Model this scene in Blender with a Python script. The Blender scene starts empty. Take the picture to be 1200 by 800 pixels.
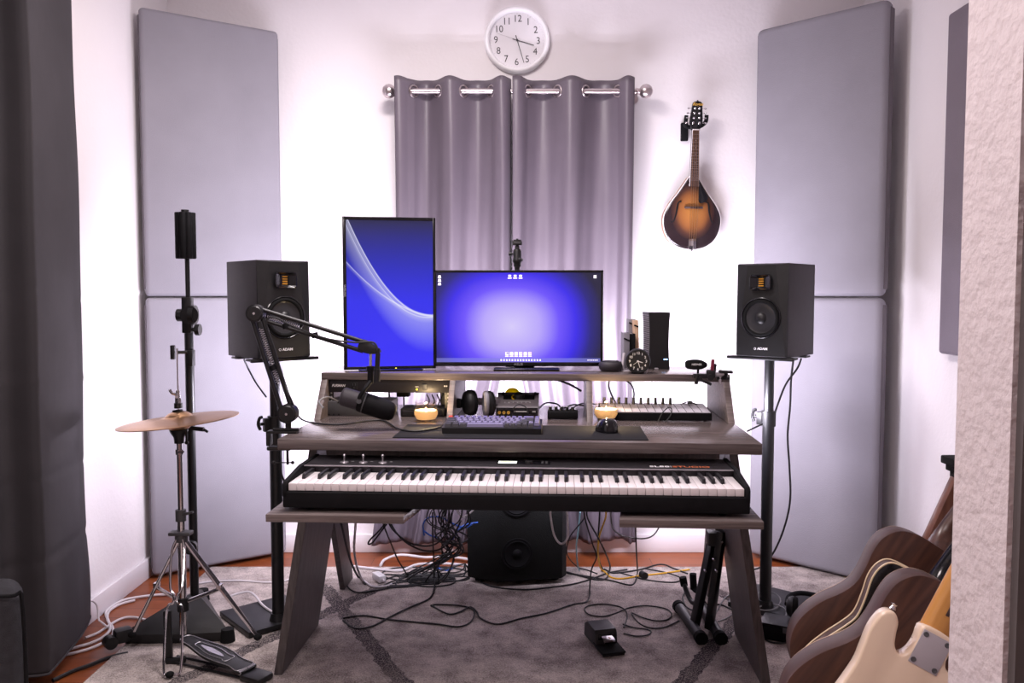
import bpy, bmesh, math, random
from mathutils import Vector, Matrix, Euler
random.seed(7)
PI = math.pi
R = math.radians
scene = bpy.context.scene
COL = scene.collection

# ------------------------------------------------------------------ camera
CAMZ, PITCH, FPX = 1.25, R(3.3), 975.0
cam_d = bpy.data.cameras.new('camera')
cam = bpy.data.objects.new('camera', cam_d)
COL.objects.link(cam)
cam.location = (0, 0, CAMZ)
cam.rotation_euler = (PI/2 - PITCH, 0, 0)
cam_d.sensor_width = 36
cam_d.lens = 36*FPX/1200
cam_d.clip_start = 0.05
scene.camera = cam
CP, SP = math.cos(PITCH), math.sin(PITCH)

def ray(px, py):
    u, v = (px-600)/FPX, (py-400)/FPX
    return Vector((u, CP - v*SP, -SP - v*CP))
def at(px, py, Y):                     # point of the room seen at a photo position, at distance Y
    d = ray(px, py)
    return Vector((0, 0, CAMZ)) + d*(Y/d.y)
def onz(px, py, z):                    # the same on a horizontal surface at height z
    d = ray(px, py)
    return Vector((0, 0, CAMZ)) + d*((z-CAMZ)/d.z)

# ------------------------------------------------------------------ materials
def new_mat(name):
    m = bpy.data.materials.new(name); m.use_nodes = True
    nt = m.node_tree
    b = nt.nodes['Principled BSDF']
    return m, nt, b
def mat(name, col, rough=0.5, metal=0.0, var=0.08, scale=8.0, bump=0.0, bscale=200.0, spec=0.5, stretch=None, sss=0.0, coat=0.0):
    m, nt, b = new_mat(name)
    tc = nt.nodes.new('ShaderNodeTexCoord')
    src = tc.outputs['Object']
    if stretch:
        mp = nt.nodes.new('ShaderNodeMapping'); mp.inputs['Scale'].default_value = stretch
        nt.links.new(src, mp.inputs['Vector']); src = mp.outputs['Vector']
    n = nt.nodes.new('ShaderNodeTexNoise'); n.inputs['Scale'].default_value = scale; n.inputs['Detail'].default_value = 4
    nt.links.new(src, n.inputs['Vector'])
    cr = nt.nodes.new('ShaderNodeValToRGB')
    cr.color_ramp.elements[0].position = 0.3; cr.color_ramp.elements[1].position = 0.7
    cr.color_ramp.elements[0].color = (*[c*(1-var) for c in col], 1)
    cr.color_ramp.elements[1].color = (*[min(1, c*(1+var)) for c in col], 1)
    nt.links.new(n.outputs['Fac'], cr.inputs['Fac'])
    nt.links.new(cr.outputs['Color'], b.inputs['Base Color'])
    b.inputs['Roughness'].default_value = rough
    b.inputs['Metallic'].default_value = metal
    b.inputs['Specular IOR Level'].default_value = spec
    if coat: b.inputs['Coat Weight'].default_value = coat
    if sss:
        b.inputs['Subsurface Weight'].default_value = sss
        b.inputs['Subsurface Radius'].default_value = (0.03, 0.02, 0.01)
        b.inputs['Subsurface Scale'].default_value = 0.5
    if bump:
        n2 = nt.nodes.new('ShaderNodeTexNoise'); n2.inputs['Scale'].default_value = bscale; n2.inputs['Detail'].default_value = 3
        nt.links.new(tc.outputs['Object'], n2.inputs['Vector'])
        bp = nt.nodes.new('ShaderNodeBump'); bp.inputs['Strength'].default_value = bump; bp.inputs['Distance'].default_value = 0.01
        nt.links.new(n2.outputs['Fac'], bp.inputs['Height']); nt.links.new(bp.outputs['Normal'], b.inputs['Normal'])
    return m
def emit(name, col, strength):
    m, nt, b = new_mat(name)
    b.inputs['Base Color'].default_value = (*col, 1)
    b.inputs['Emission Color'].default_value = (*col, 1)
    b.inputs['Emission Strength'].default_value = strength
    return m
def wood(name, dark, light, scale=3.0, stretch=(1.5, 30, 30), rough=0.35, spec=0.5):
    m, nt, b = new_mat(name)
    tc = nt.nodes.new('ShaderNodeTexCoord')
    mp = nt.nodes.new('ShaderNodeMapping'); mp.inputs['Scale'].default_value = stretch
    nt.links.new(tc.outputs['Object'], mp.inputs['Vector'])
    n = nt.nodes.new('ShaderNodeTexNoise'); n.inputs['Scale'].default_value = scale; n.inputs['Detail'].default_value = 6; n.inputs['Distortion'].default_value = 0.6
    nt.links.new(mp.outputs['Vector'], n.inputs['Vector'])
    cr = nt.nodes.new('ShaderNodeValToRGB')
    cr.color_ramp.elements[0].position = 0.3; cr.color_ramp.elements[1].position = 0.72
    cr.color_ramp.elements[0].color = (*dark, 1); cr.color_ramp.elements[1].color = (*light, 1)
    nt.links.new(n.outputs['Fac'], cr.inputs['Fac']); nt.links.new(cr.outputs['Color'], b.inputs['Base Color'])
    b.inputs['Roughness'].default_value = rough
    b.inputs['Specular IOR Level'].default_value = spec
    bp = nt.nodes.new('ShaderNodeBump'); bp.inputs['Strength'].default_value = 0.08; bp.inputs['Distance'].default_value = 0.005
    nt.links.new(n.outputs['Fac'], bp.inputs['Height']); nt.links.new(bp.outputs['Normal'], b.inputs['Normal'])
    return m

M = {}
M['wall'] = mat('wall_paint', (0.80, 0.765, 0.775), 0.75, var=0.02, scale=2, bump=0.12, bscale=60)
M['plaster'] = mat('textured_plaster', (0.64, 0.57, 0.58), 0.8, var=0.03, scale=14, bump=0.45, bscale=55)
M['ceil'] = mat('ceiling_paint', (0.8, 0.77, 0.77), 0.8, var=0.02)
M['trim'] = mat('trim_paint', (0.78, 0.75, 0.77), 0.45, var=0.02)
M['wall_shade'] = mat('painted_wall_shade', (0.10, 0.085, 0.085), 0.8, var=0.05)  # shade of the unlit wall face put into the colour
M['panel'] = mat('panel_fabric', (0.268, 0.256, 0.288), 0.95, var=0.05, scale=5, bump=0.25, bscale=420, spec=0.15)
M['panel_dark'] = mat('panel_fabric_dark', (0.20, 0.175, 0.205), 0.95, var=0.05, scale=5, bump=0.25, bscale=420, spec=0.15)
M['panel_edge'] = mat('panel_side_fabric', (0.15, 0.135, 0.15), 0.95, var=0.05, scale=5, spec=0.15)
M['curtain'] = mat('satin_curtain', (0.105, 0.086, 0.106), 0.42, var=0.05, scale=6, bump=0.06, bscale=25, spec=0.6)
M['drape'] = mat('dark_curtain', (0.040, 0.036, 0.040), 0.8, var=0.10, scale=5, bump=0.10, bscale=14, spec=0.3)
M['sofa'] = mat('sofa_fabric', (0.042, 0.041, 0.046), 0.95, var=0.15, scale=40, bump=0.4, bscale=500, spec=0.2)
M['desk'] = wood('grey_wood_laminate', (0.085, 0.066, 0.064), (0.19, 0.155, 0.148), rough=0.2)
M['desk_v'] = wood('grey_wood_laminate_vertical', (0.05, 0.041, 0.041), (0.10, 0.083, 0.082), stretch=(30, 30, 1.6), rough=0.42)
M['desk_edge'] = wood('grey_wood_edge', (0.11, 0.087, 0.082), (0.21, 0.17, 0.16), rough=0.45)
M['black'] = mat('black_plastic', (0.006, 0.006, 0.007), 0.45, var=0.2, scale=30)
M['black_m'] = mat('black_matte', (0.005, 0.0048, 0.006), 0.7, var=0.2, scale=30, spec=0.18)
M['black_g'] = mat('black_gloss', (0.006, 0.006, 0.008), 0.15, var=0.1)
M['black_metal'] = mat('black_powder_coat', (0.006, 0.006, 0.007), 0.4, var=0.15, scale=60)
M['rubber'] = mat('black_rubber', (0.006, 0.006, 0.0065), 0.85, var=0.2, spec=0.2)
M['charcoal'] = mat('charcoal_vinyl', (0.036, 0.031, 0.038), 0.6, var=0.08, scale=60, bump=0.1, bscale=500)
M['grey_d'] = mat('dark_grey_metal', (0.07, 0.07, 0.075), 0.5, var=0.05)
M['grey'] = mat('mid_grey_plastic', (0.22, 0.21, 0.24), 0.5, var=0.05)
M['silver'] = mat('brushed_silver', (0.55, 0.53, 0.56), 0.35, 0.9, var=0.08, scale=40, stretch=(1, 20, 20))
M['silver_paint'] = mat('silver_paint', (0.42, 0.39, 0.42), 0.4, 0.2, var=0.05)
M['chrome'] = mat('chrome', (0.62, 0.60, 0.62), 0.12, 1.0, var=0.04)
M['nickel'] = mat('satin_nickel', (0.60, 0.53, 0.53), 0.28, 1.0, var=0.04)
M['bronze'] = mat('cymbal_bronze', (0.52, 0.31, 0.17), 0.34, 1.0, var=0.12, scale=3, bump=0.05, bscale=90)
M['white'] = mat('white_plastic', (0.80, 0.79, 0.80), 0.35, var=0.02)
M['ivory'] = mat('ivory_key', (0.80, 0.75, 0.76), 0.25, var=0.02)
M['ebony'] = mat('ebony_key', (0.010, 0.009, 0.012), 0.35, var=0.1)
M['print'] = mat('white_print', (0.75, 0.74, 0.76), 0.6, var=0.02)
M['print_dim'] = mat('grey_print', (0.42, 0.42, 0.44), 0.6, var=0.02)
M['print_o'] = mat('orange_print', (0.55, 0.14, 0.05), 0.6, var=0.02)
M['ink'] = mat('black_ink', (0.05, 0.045, 0.05), 0.6, var=0.02)
M['ink_g'] = mat('grey_ink', (0.40, 0.37, 0.39), 0.6, var=0.02)
M['gold'] = mat('gold_print', (0.70, 0.42, 0.08), 0.4, 0.3, var=0.1)
M['amber'] = mat('amber_ribbon', (0.55, 0.25, 0.02), 0.45, 0.3, var=0.1)
M['yellow'] = mat('yellow_plastic', (0.80, 0.52, 0.01), 0.5, var=0.05)
def trans_mat(name, col, f):
    m = mat(name, col, 0.4, var=0.03); nt = m.node_tree
    out = [n for n in nt.nodes if n.type == 'OUTPUT_MATERIAL'][0]; b = nt.nodes['Principled BSDF']
    t = nt.nodes.new('ShaderNodeBsdfTranslucent'); t.inputs['Color'].default_value = (*col, 1)
    mx = nt.nodes.new('ShaderNodeMixShader'); mx.inputs[0].default_value = f
    nt.links.new(b.outputs[0], mx.inputs[1]); nt.links.new(t.outputs[0], mx.inputs[2]); nt.links.new(mx.outputs[0], out.inputs[0])
    return m
M['yellow_t'] = trans_mat('translucent_yellow_plastic', (1.0, 0.86, 0.02), 0.8)
M['tan'] = mat('pale_wood', (0.62, 0.42, 0.27), 0.55, var=0.1, stretch=(30, 30, 2))
M['red'] = mat('red_orange_plastic', (0.75, 0.07, 0.02), 0.4, var=0.05)
M['key_l'] = mat('lavender_keycap', (0.23, 0.21, 0.36), 0.5, var=0.05)
M['key_m'] = mat('violet_keycap', (0.17, 0.15, 0.33), 0.5, var=0.05)
M['key_d'] = mat('slate_keycap', (0.055, 0.052, 0.062), 0.55, var=0.05)
M['mat'] = mat('desk_mat_cloth', (0.014, 0.0135, 0.016), 0.9, var=0.1, scale=200, spec=0.25)
M['cord_w'] = mat('white_cable', (0.70, 0.66, 0.68), 0.5, var=0.03)
M['cord_b'] = mat('black_cable', (0.013, 0.013, 0.015), 0.55, var=0.1)
M['cord_blue'] = mat('blue_cable', (0.03, 0.12, 0.55), 0.5, var=0.05)
M['cord_y'] = mat('yellow_cable', (0.75, 0.42, 0.03), 0.5, var=0.05)
M['cord_c'] = mat('pale_blue_cable', (0.25, 0.45, 0.52), 0.5, var=0.05)
M['cord_g'] = mat('grey_cable', (0.20, 0.20, 0.20), 0.5, var=0.05)
M['rosewood'] = wood('rosewood', (0.030, 0.012, 0.009), (0.105, 0.042, 0.026), scale=2.2, stretch=(22, 2.0, 22), rough=0.33)
M['rosewood_side'] = wood('rosewood_side', (0.042, 0.018, 0.014), (0.080, 0.037, 0.030), scale=2.5, stretch=(4, 4, 8), rough=0.5, spec=0.3)
M['mahogany'] = wood('mahogany', (0.26, 0.115, 0.062), (0.36, 0.18, 0.105), stretch=(20, 2, 20), rough=0.4)
M['maple'] = wood('amber_maple', (0.42, 0.19, 0.045), (0.56, 0.27, 0.07), stretch=(25, 2, 25), rough=0.3)
M['cream'] = mat('cream_lacquer', (0.74, 0.58, 0.43), 0.22, var=0.02, coat=0.4)
M['binding'] = mat('cream_binding', (0.70, 0.55, 0.36), 0.4, var=0.03)
M['white_bind'] = mat('white_binding', (0.78, 0.72, 0.72), 0.4, var=0.03)
M['dark_wood'] = wood('dark_fretboard', (0.03, 0.017, 0.016), (0.07, 0.038, 0.034), stretch=(20, 20, 2), rough=0.5)
M['rack_wood'] = wood('rack_walnut', (0.09, 0.032, 0.020), (0.19, 0.075, 0.045), stretch=(20, 20, 2), rough=0.4)
def wax_mat():
    m = mat('cream_wax', (0.92, 0.80, 0.58), 0.5, var=0.03); nt = m.node_tree
    out = [n for n in nt.nodes if n.type == 'OUTPUT_MATERIAL'][0]; b = nt.nodes['Principled BSDF']
    t = nt.nodes.new('ShaderNodeBsdfTranslucent'); t.inputs['Color'].default_value = (1.0, 0.86, 0.60, 1)
    mx = nt.nodes.new('ShaderNodeMixShader'); mx.inputs[0].default_value = 0.6
    nt.links.new(b.outputs[0], mx.inputs[1]); nt.links.new(t.outputs[0], mx.inputs[2]); nt.links.new(mx.outputs[0], out.inputs[0])
    return m
M['wax'] = wax_mat()
M['sub'] = mat('subwoofer_black', (0.0035, 0.004, 0.004), 0.75, var=0.2, scale=60, bump=0.3, bscale=300, spec=0.3)
M['flame'] = emit('candle_flame', (1.0, 0.60, 0.20), 45)
M['led_b'] = emit('blue_led', (0.25, 0.55, 1.0), 6)
M['led_y'] = emit('yellow_led', (0.9, 0.75, 0.05), 2.5)
M['lcd'] = emit('small_lcd', (0.75, 0.85, 0.75), 0.9)
M['icon_w'] = emit('screen_icon', (0.9, 0.85, 1.0), 1.0)
M['icon_r'] = emit('screen_icon_red', (0.9, 0.15, 0.25), 0.8)

def glass(name):
    m = bpy.data.materials.new(name); m.use_nodes = True
    nt = m.node_tree; nt.nodes.clear()
    out = nt.nodes.new('ShaderNodeOutputMaterial')
    mx = nt.nodes.new('ShaderNodeMixShader'); tr = nt.nodes.new('ShaderNodeBsdfTransparent'); gl = nt.nodes.new('ShaderNodeBsdfGlossy')
    fr = nt.nodes.new('ShaderNodeMapRange'); lw = nt.nodes.new('ShaderNodeLayerWeight'); lw.inputs[0].default_value = 0.25
    nt.links.new(lw.outputs['Facing'], fr.inputs[0]); fr.inputs[1].default_value = 0.0; fr.inputs[2].default_value = 1.0; fr.inputs[3].default_value = 0.03; fr.inputs[4].default_value = 0.30
    tr.inputs['Color'].default_value = (0.97, 0.95, 0.94, 1); gl.inputs['Roughness'].default_value = 0.05
    nt.links.new(fr.outputs[0], mx.inputs[0]); nt.links.new(tr.outputs[0], mx.inputs[1]); nt.links.new(gl.outputs[0], mx.inputs[2])
    nt.links.new(mx.outputs[0], out.inputs[0])
    return m
M['glass'] = glass('clear_glass')

def rug_mat():
    m, nt, b = new_mat('rug_pile')
    L = nt.links.new
    tc = nt.nodes.new('ShaderNodeTexCoord')
    sep = nt.nodes.new('ShaderNodeSeparateXYZ'); L(tc.outputs['Object'], sep.inputs[0])
    def math_(op, a, b_=None, c=None):
        n = nt.nodes.new('ShaderNodeMath'); n.operation = op
        for i, v in enumerate((a, b_, c)):
            if v is None: continue
            if isinstance(v, (int, float)): n.inputs[i].default_value = v
            else: L(v, n.inputs[i])
        return n.outputs[0]
    nz = nt.nodes.new('ShaderNodeTexNoise'); nz.inputs['Scale'].default_value = 26; nz.inputs['Detail'].default_value = 5
    L(tc.outputs['Object'], nz.inputs['Vector'])
    wob = math_('MULTIPLY', math_('SUBTRACT', nz.outputs['Fac'], 0.5), 0.05)
    x = math_('ADD', sep.outputs['X'], wob); y = sep.outputs['Y']
    # trellis of dark woven bands, object space = room space
    def band(slope, c, period, half):
        t = math_('ADD', math_('SUBTRACT', x, math_('MULTIPLY', y, slope)), c)
        d = math_('ABSOLUTE', math_('SUBTRACT', math_('FRACT', math_('DIVIDE', t, period)), 0.5))
        return math_('LESS_THAN', math_('MULTIPLY', d, period), half)
    P1 = 1.62
    # x - .6 y = -2.628 at Y=2.63,x=-1.05 ; want fract(t/P)=.5
    b1 = band(0.60, 2.628 + P1*0.5, P1, 0.033)
    # x + .513 y = .978 at (-.361, 2.61)
    b2 = band(-0.513, -0.978 + P1*0.5, P1, 0.033)
    lines = math_('MAXIMUM', b1, b2)
    sp = nt.nodes.new('ShaderNodeTexNoise'); sp.inputs['Scale'].default_value = 190; sp.inputs['Detail'].default_value = 3
    L(tc.outputs['Object'], sp.inputs['Vector'])
    big = nt.nodes.new('ShaderNodeTexNoise'); big.inputs['Scale'].default_value = 9.0; big.inputs['Detail'].default_value = 7; big.inputs['Roughness'].default_value = 0.72
    L(tc.outputs['Object'], big.inputs['Vector'])
    keep = math_('GREATER_THAN', math_('ADD', sp.outputs['Fac'], math_('MULTIPLY', big.outputs['Fac'], 0.5)), 0.71)
    lines = math_('MULTIPLY', lines, keep)
    lines = math_('MULTIPLY', lines, math_('LESS_THAN', math_('ADD', y, math_('MULTIPLY', wob, 6.0)), 3.47))
    cr = nt.nodes.new('ShaderNodeValToRGB')
    e = cr.color_ramp.elements
    e[0].position = 0.37; e[0].color = (0.185, 0.152, 0.142, 1)
    e[1].position = 0.62; e[1].color = (0.70, 0.615, 0.575, 1)
    mixn = math_('ADD', math_('MULTIPLY', sp.outputs['Fac'], 0.40), math_('MULTIPLY', big.outputs['Fac'], 0.60))
    L(mixn, cr.inputs['Fac'])
    mx = nt.nodes.new('ShaderNodeMix'); mx.data_type = 'RGBA'
    L(lines, mx.inputs['Factor']); L(cr.outputs['Color'], mx.inputs['A']); mx.inputs['B'].default_value = (0.075, 0.065, 0.07, 1)
    L(mx.outputs['Result'], b.inputs['Base Color'])
    b.inputs['Roughness'].default_value = 0.95; b.inputs['Specular IOR Level'].default_value = 0.1
    bp = nt.nodes.new('ShaderNodeBump'); bp.inputs['Strength'].default_value = 0.8; bp.inputs['Distance'].default_value = 0.012
    L(mixn, bp.inputs['Height']); L(bp.outputs['Normal'], b.inputs['Normal'])
    return m
M['rug'] = rug_mat()

def floor_mat():
    m, nt, b = new_mat('floor_boards')
    L = nt.links.new
    tc = nt.nodes.new('ShaderNodeTexCoord')
    br = nt.nodes.new('ShaderNodeTexBrick')
    br.inputs['Scale'].default_value = 1.0; br.inputs['Brick Width'].default_value = 1.3; br.inputs['Row Height'].default_value = 0.09
    br.inputs['Mortar Size'].default_value = 0.0012
    br.inputs['Color1'].default_value = (0.20, 0.052, 0.017, 1); br.inputs['Color2'].default_value = (0.29, 0.082, 0.025, 1); br.inputs['Mortar'].default_value = (0.03, 0.012, 0.008, 1)
    L(tc.outputs['Object'], br.inputs['Vector'])
    mp = nt.nodes.new('ShaderNodeMapping'); mp.inputs['Scale'].default_value = (2, 40, 2); L(tc.outputs['Object'], mp.inputs['Vector'])
    n = nt.nodes.new('ShaderNodeTexNoise'); n.inputs['Scale'].default_value = 3; n.inputs['Detail'].default_value = 6; L(mp.outputs['Vector'], n.inputs['Vector'])
    mx = nt.nodes.new('ShaderNodeMix'); mx.data_type = 'RGBA'; mx.blend_type = 'MULTIPLY'; mx.inputs['Factor'].default_value = 0.7
    cr = nt.nodes.new('ShaderNodeValToRGB'); cr.color_ramp.elements[0].color = (0.45, 0.4, 0.4, 1); cr.color_ramp.elements[1].color = (1.3, 1.25, 1.2, 1)
    L(n.outputs['Fac'], cr.inputs['Fac']); L(br.outputs['Color'], mx.inputs['A']); L(cr.outputs['Color'], mx.inputs['B'])
    L(mx.outputs['Result'], b.inputs['Base Color']); b.inputs['Roughness'].default_value = 0.32; b.inputs['Specular IOR Level'].default_value = 0.3
    return m
M['floor'] = floor_mat()

def screen_mat(name, kind):
    m, nt, b = new_mat(name)
    L = nt.links.new
    tc = nt.nodes.new('ShaderNodeTexCoord')
    sep = nt.nodes.new('ShaderNodeSeparateXYZ'); L(tc.outputs['Generated'], sep.inputs[0])
    X, Z = sep.outputs['X'], sep.outputs['Z']
    def ma(op, a, b_=None, clamp=False):
        n = nt.nodes.new('ShaderNodeMath'); n.operation = op; n.use_clamp = clamp
        for i, v in enumerate((a, b_)):
            if v is None: continue
            if isinstance(v, (int, float)): n.inputs[i].default_value = v
            else: L(v, n.inputs[i])
        return n.outputs[0]
    def ramp(stops, fac):
        cr = nt.nodes.new('ShaderNodeValToRGB'); el = cr.color_ramp.elements
        el[0].position, el[0].color = stops[0][0], (*stops[0][1], 1)
        el[1].position, el[1].color = stops[-1][0], (*stops[-1][1], 1)
        for p, c in stops[1:-1]:
            e = el.new(p); e.color = (*c, 1)
        L(fac, cr.inputs['Fac']); return cr.outputs['Color']
    if kind == 'wide':
        dx = ma('MULTIPLY', ma('SUBTRACT', X, 0.46), 1.0); dz = ma('MULTIPLY', ma('SUBTRACT', Z, 0.40), 0.66)
        r = ma('POWER', ma('ADD', ma('POWER', ma('ABSOLUTE', dx), 2.4), ma('POWER', ma('ABSOLUTE', dz), 2.4)), 1/2.4)
        col = ramp([(0.0, (0.70, 0.62, 1.0)), (0.17, (0.50, 0.40, 1.0)), (0.29, (0.16, 0.09, 1.0)), (0.39, (0.045, 0.025, 0.85)), (0.48, (0.022, 0.02, 0.22)), (0.56, (0.02, 0.018, 0.05))], r)
        bar = ma('LESS_THAN', Z, 0.045)
        mx = nt.nodes.new('ShaderNodeMix'); mx.data_type = 'RGBA'
        L(ma('MULTIPLY', bar, 0.55), mx.inputs['Factor']); L(col, mx.inputs['A']); mx.inputs['B'].default_value = (0.25, 0.25, 0.75, 1)
        col = mx.outputs['Result']
    else:
        base = ramp([(0.0, (0.045, 0.035, 1.0)), (0.45, (0.03, 0.03, 0.85)), (0.72, (0.02, 0.025, 0.45)), (1.0, (0.02, 0.02, 0.075))], Z)
        # two light ribbons sweeping from top left to the right edge
        def ribbon(c0, c1, c2, w, edge):
            zc = ma('ADD', ma('ADD', c0, ma('MULTIPLY', X, c1)), ma('MULTIPLY', ma('MULTIPLY', X, X), c2))
            d = ma('SUBTRACT', zc, Z)
            soft = ma('SUBTRACT', 1.0, ma('DIVIDE', d, w), True)
            inside = ma('GREATER_THAN', d, 0.0)
            core = ma('SUBTRACT', 1.0, ma('DIVIDE', ma('ABSOLUTE', d), edge), True)
            return ma('ADD', ma('MULTIPLY', ma('MULTIPLY', soft, inside), 0.40), ma('MULTIPLY', core, 0.75))
        r1 = ribbon(1.03, -1.40, 0.72, 0.26, 0.010)
        r2 = ribbon(0.715, -0.66, 0.29, 0.03, 0.008)
        r3 = ribbon(0.97, -1.36, 0.73, 0.04, 0.006)
        s = ma('ADD', ma('ADD', r1, ma('MULTIPLY', r2, 0.6)), ma('MULTIPLY', r3, 0.5), True)
        mx = nt.nodes.new('ShaderNodeMix'); mx.data_type = 'RGBA'
        L(s, mx.inputs['Factor']); L(base, mx.inputs['A']); mx.inputs['B'].default_value = (0.75, 0.75, 1.0, 1)
        col = mx.outputs['Result']
    L(col, b.inputs['Emission Color']); b.inputs['Emission Strength'].default_value = 0.95
    b.inputs['Base Color'].default_value = (0.004, 0.004, 0.006, 1); b.inputs['Roughness'].default_value = 0.3
    return m
M['screen_wide'] = screen_mat('wide_screen_picture', 'wide')
M['screen_tall'] = screen_mat('tall_screen_picture', 'tall')

def sunburst_mat():
    m, nt, b = new_mat('sunburst_top')
    L = nt.links.new
    tc = nt.nodes.new('ShaderNodeTexCoord')
    mp = nt.nodes.new('ShaderNodeMapping'); mp.inputs['Location'].default_value = (0, 0.0, 0.296); mp.inputs['Scale'].default_value = (1.0, 0.0, 0.80)
    L(tc.outputs['Object'], mp.inputs['Vector'])
    ln = nt.nodes.new('ShaderNodeVectorMath'); ln.operation = 'LENGTH'; L(mp.outputs['Vector'], ln.inputs[0])
    cr = nt.nodes.new('ShaderNodeValToRGB'); el = cr.color_ramp.elements
    el[0].position = 0.02; el[0].color = (0.36, 0.145, 0.035, 1); el[1].position = 0.104; el[1].color = (0.018, 0.010, 0.012, 1)
    e = el.new(0.062); e.color = (0.22, 0.08, 0.024, 1); e = el.new(0.085); e.color = (0.06, 0.024, 0.016, 1)
    L(ln.outputs['Value'], cr.inputs['Fac']); L(cr.outputs['Color'], b.inputs['Base Color'])
    b.inputs['Roughness'].default_value = 0.2
    return m
M['sunburst'] = sunburst_mat()

# ------------------------------------------------------------------ mesh building
class MB:
    def __init__(s): s.v, s.f, s.m = [], [], []
    def add(s, vs, fs, mi=0, T=None):
        o = len(s.v)
        s.v += [(T @ Vector(p)) if T is not None else Vector(p) for p in vs]
        s.f += [tuple(o+i for i in f) for f in fs]; s.m += [mi]*len(fs)
        return s
    def absorb(s, bm, mi=0, T=None):
        bm.verts.index_update()
        s.add([v.co.copy() for v in bm.verts], [[v.index for v in f.verts] for f in bm.faces], mi, T); bm.free(); return s
    def box(s, c, size, bev=0.0, rot=None, mi=0, seg=2, T=None):
        bm = bmesh.new(); bmesh.ops.create_cube(bm, size=1)
        for v in bm.verts: v.co = Vector((v.co.x*size[0], v.co.y*size[1], v.co.z*size[2]))
        if bev: bmesh.ops.bevel(bm, geom=bm.edges[:], offset=min(bev, min(size)*0.45), segments=seg, profile=0.5, affect='EDGES')
        X = Matrix.Translation(c)
        if rot is not None: X = X @ Euler(rot).to_matrix().to_4x4()
        return s.absorb(bm, mi, T @ X if T is not None else X)
    def cyl(s, p0, p1, r0, r1=None, seg=16, mi=0, T=None, cap=True):
        p0, p1 = Vector(p0), Vector(p1); r1 = r0 if r1 is None else r1
        d = (p1-p0).normalized(); a = d.orthogonal().normalized(); b = d.cross(a)
        vs, fs = [], []
        for p, r in ((p0, r0), (p1, r1)):
            for k in range(seg):
                t = 2*PI*k/seg; vs.append(p + (a*math.cos(t) + b*math.sin(t))*r)
        for k in range(seg): fs.append((k, (k+1) % seg, seg+(k+1) % seg, seg+k))
        if cap: fs += [tuple(range(seg-1, -1, -1)), tuple(range(seg, 2*seg))]
        return s.add(vs, fs, mi, T)
    def lathe(s, prof, seg=32, T=None, mi=0):
        vs, fs = [], []
        n = len(prof)
        for k in range(seg):
            t = 2*PI*k/seg
            for r, z in prof: vs.append((r*math.cos(t), r*math.sin(t), z))
        for k in range(seg):
            k2 = (k+1) % seg
            for i in range(n-1):
                a, b, c, d = k*n+i, k2*n+i, k2*n+i+1, k*n+i+1
                if prof[i][0] < 1e-9: fs.append((a, c, d))
                elif prof[i+1][0] < 1e-9: fs.append((a, b, d))
                else: fs.append((a, b, c, d))
        return s.add(vs, fs, mi, T)
    def prism(s, out, z0, z1, T=None, mi=0, bev=0.0, mi_side=None, seg=2):
        bm = bmesh.new()
        lo = [bm.verts.new((x, y, z0)) for x, y in out]
        f = bm.faces.new(lo)
        r = bmesh.ops.extrude_face_region(bm, geom=[f])
        up = [g for g in r['geom'] if isinstance(g, bmesh.types.BMVert)]
        for v in up: v.co.z = z1
        bmesh.ops.recalc_face_normals(bm, faces=bm.faces[:])
        if bev:
            ed = [e for e in bm.edges if abs(e.verts[0].co.z-e.verts[1].co.z) < 1e-9]
            bmesh.ops.bevel(bm, geom=ed, offset=bev, segments=seg, profile=0.5, affect='EDGES')
        bm.verts.index_update(); bm.normal_update()
        if mi_side is None: return s.absorb(bm, mi, T)
        o = len(s.v)
        s.v += [(T @ v.co) if T is not None else v.co.copy() for v in bm.verts]
        for fc in bm.faces:
            s.f.append(tuple(o+v.index for v in fc.verts)); s.m.append(mi if abs(fc.normal.z) > 0.7 else mi_side)
        bm.free(); return s
    def tube(s, pts, r, seg=8, spline=True, sub=6, closed=False, mi=0, T=None):
        pts = [Vector(p) for p in pts]
        if spline and len(pts) > 2: pts = smooth_path(pts, sub, closed)
        n = len(pts); vs, fs = [], []
        up = None
        for i, p in enumerate(pts):
            if closed: d = pts[(i+1) % n]-pts[i-1]
            else: d = pts[min(i+1, n-1)]-pts[max(i-1, 0)]
            if d.length < 1e-9: d = Vector((0, 0, 1))
            d.normalize()
            if up is None: up = d.orthogonal().normalized()
            up = up - d*up.dot(d)
            if up.length < 1e-6: up = d.orthogonal()
            up.normalize(); b = d.cross(up)
            rr = r(i/(n-1)) if callable(r) else r
            for k in range(seg):
                t = 2*PI*k/seg; vs.append(p + (up*math.cos(t)+b*math.sin(t))*rr)
        m = n if closed else n-1
        for i in range(m):
            for k in range(seg):
                a, b_ = i*seg, ((i+1) % n)*seg
                fs.append((a+k, a+(k+1) % seg, b_+(k+1) % seg, b_+k))
        if not closed: fs += [tuple(range(seg-1, -1, -1)), tuple((n-1)*seg+k for k in range(seg))]
        return s.add(vs, fs, mi, T)
    def grid(s, fn, nu, nv, mi=0, T=None):
        vs = [fn(i/nu, j/nv) for j in range(nv+1) for i in range(nu+1)]
        fs = [(j*(nu+1)+i, j*(nu+1)+i+1, (j+1)*(nu+1)+i+1, (j+1)*(nu+1)+i) for j in range(nv) for i in range(nu)]
        return s.add(vs, fs, mi, T)
    def sphere(s, c, r, mi=0, T=None, seg=20, sc=(1, 1, 1)):
        bm = bmesh.new(); bmesh.ops.create_uvsphere(bm, u_segments=seg, v_segments=seg//2, radius=r)
        X = Matrix.Translation(c) @ Matrix.Diagonal((*sc, 1))
        return s.absorb(bm, mi, T @ X if T is not None else X)
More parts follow.
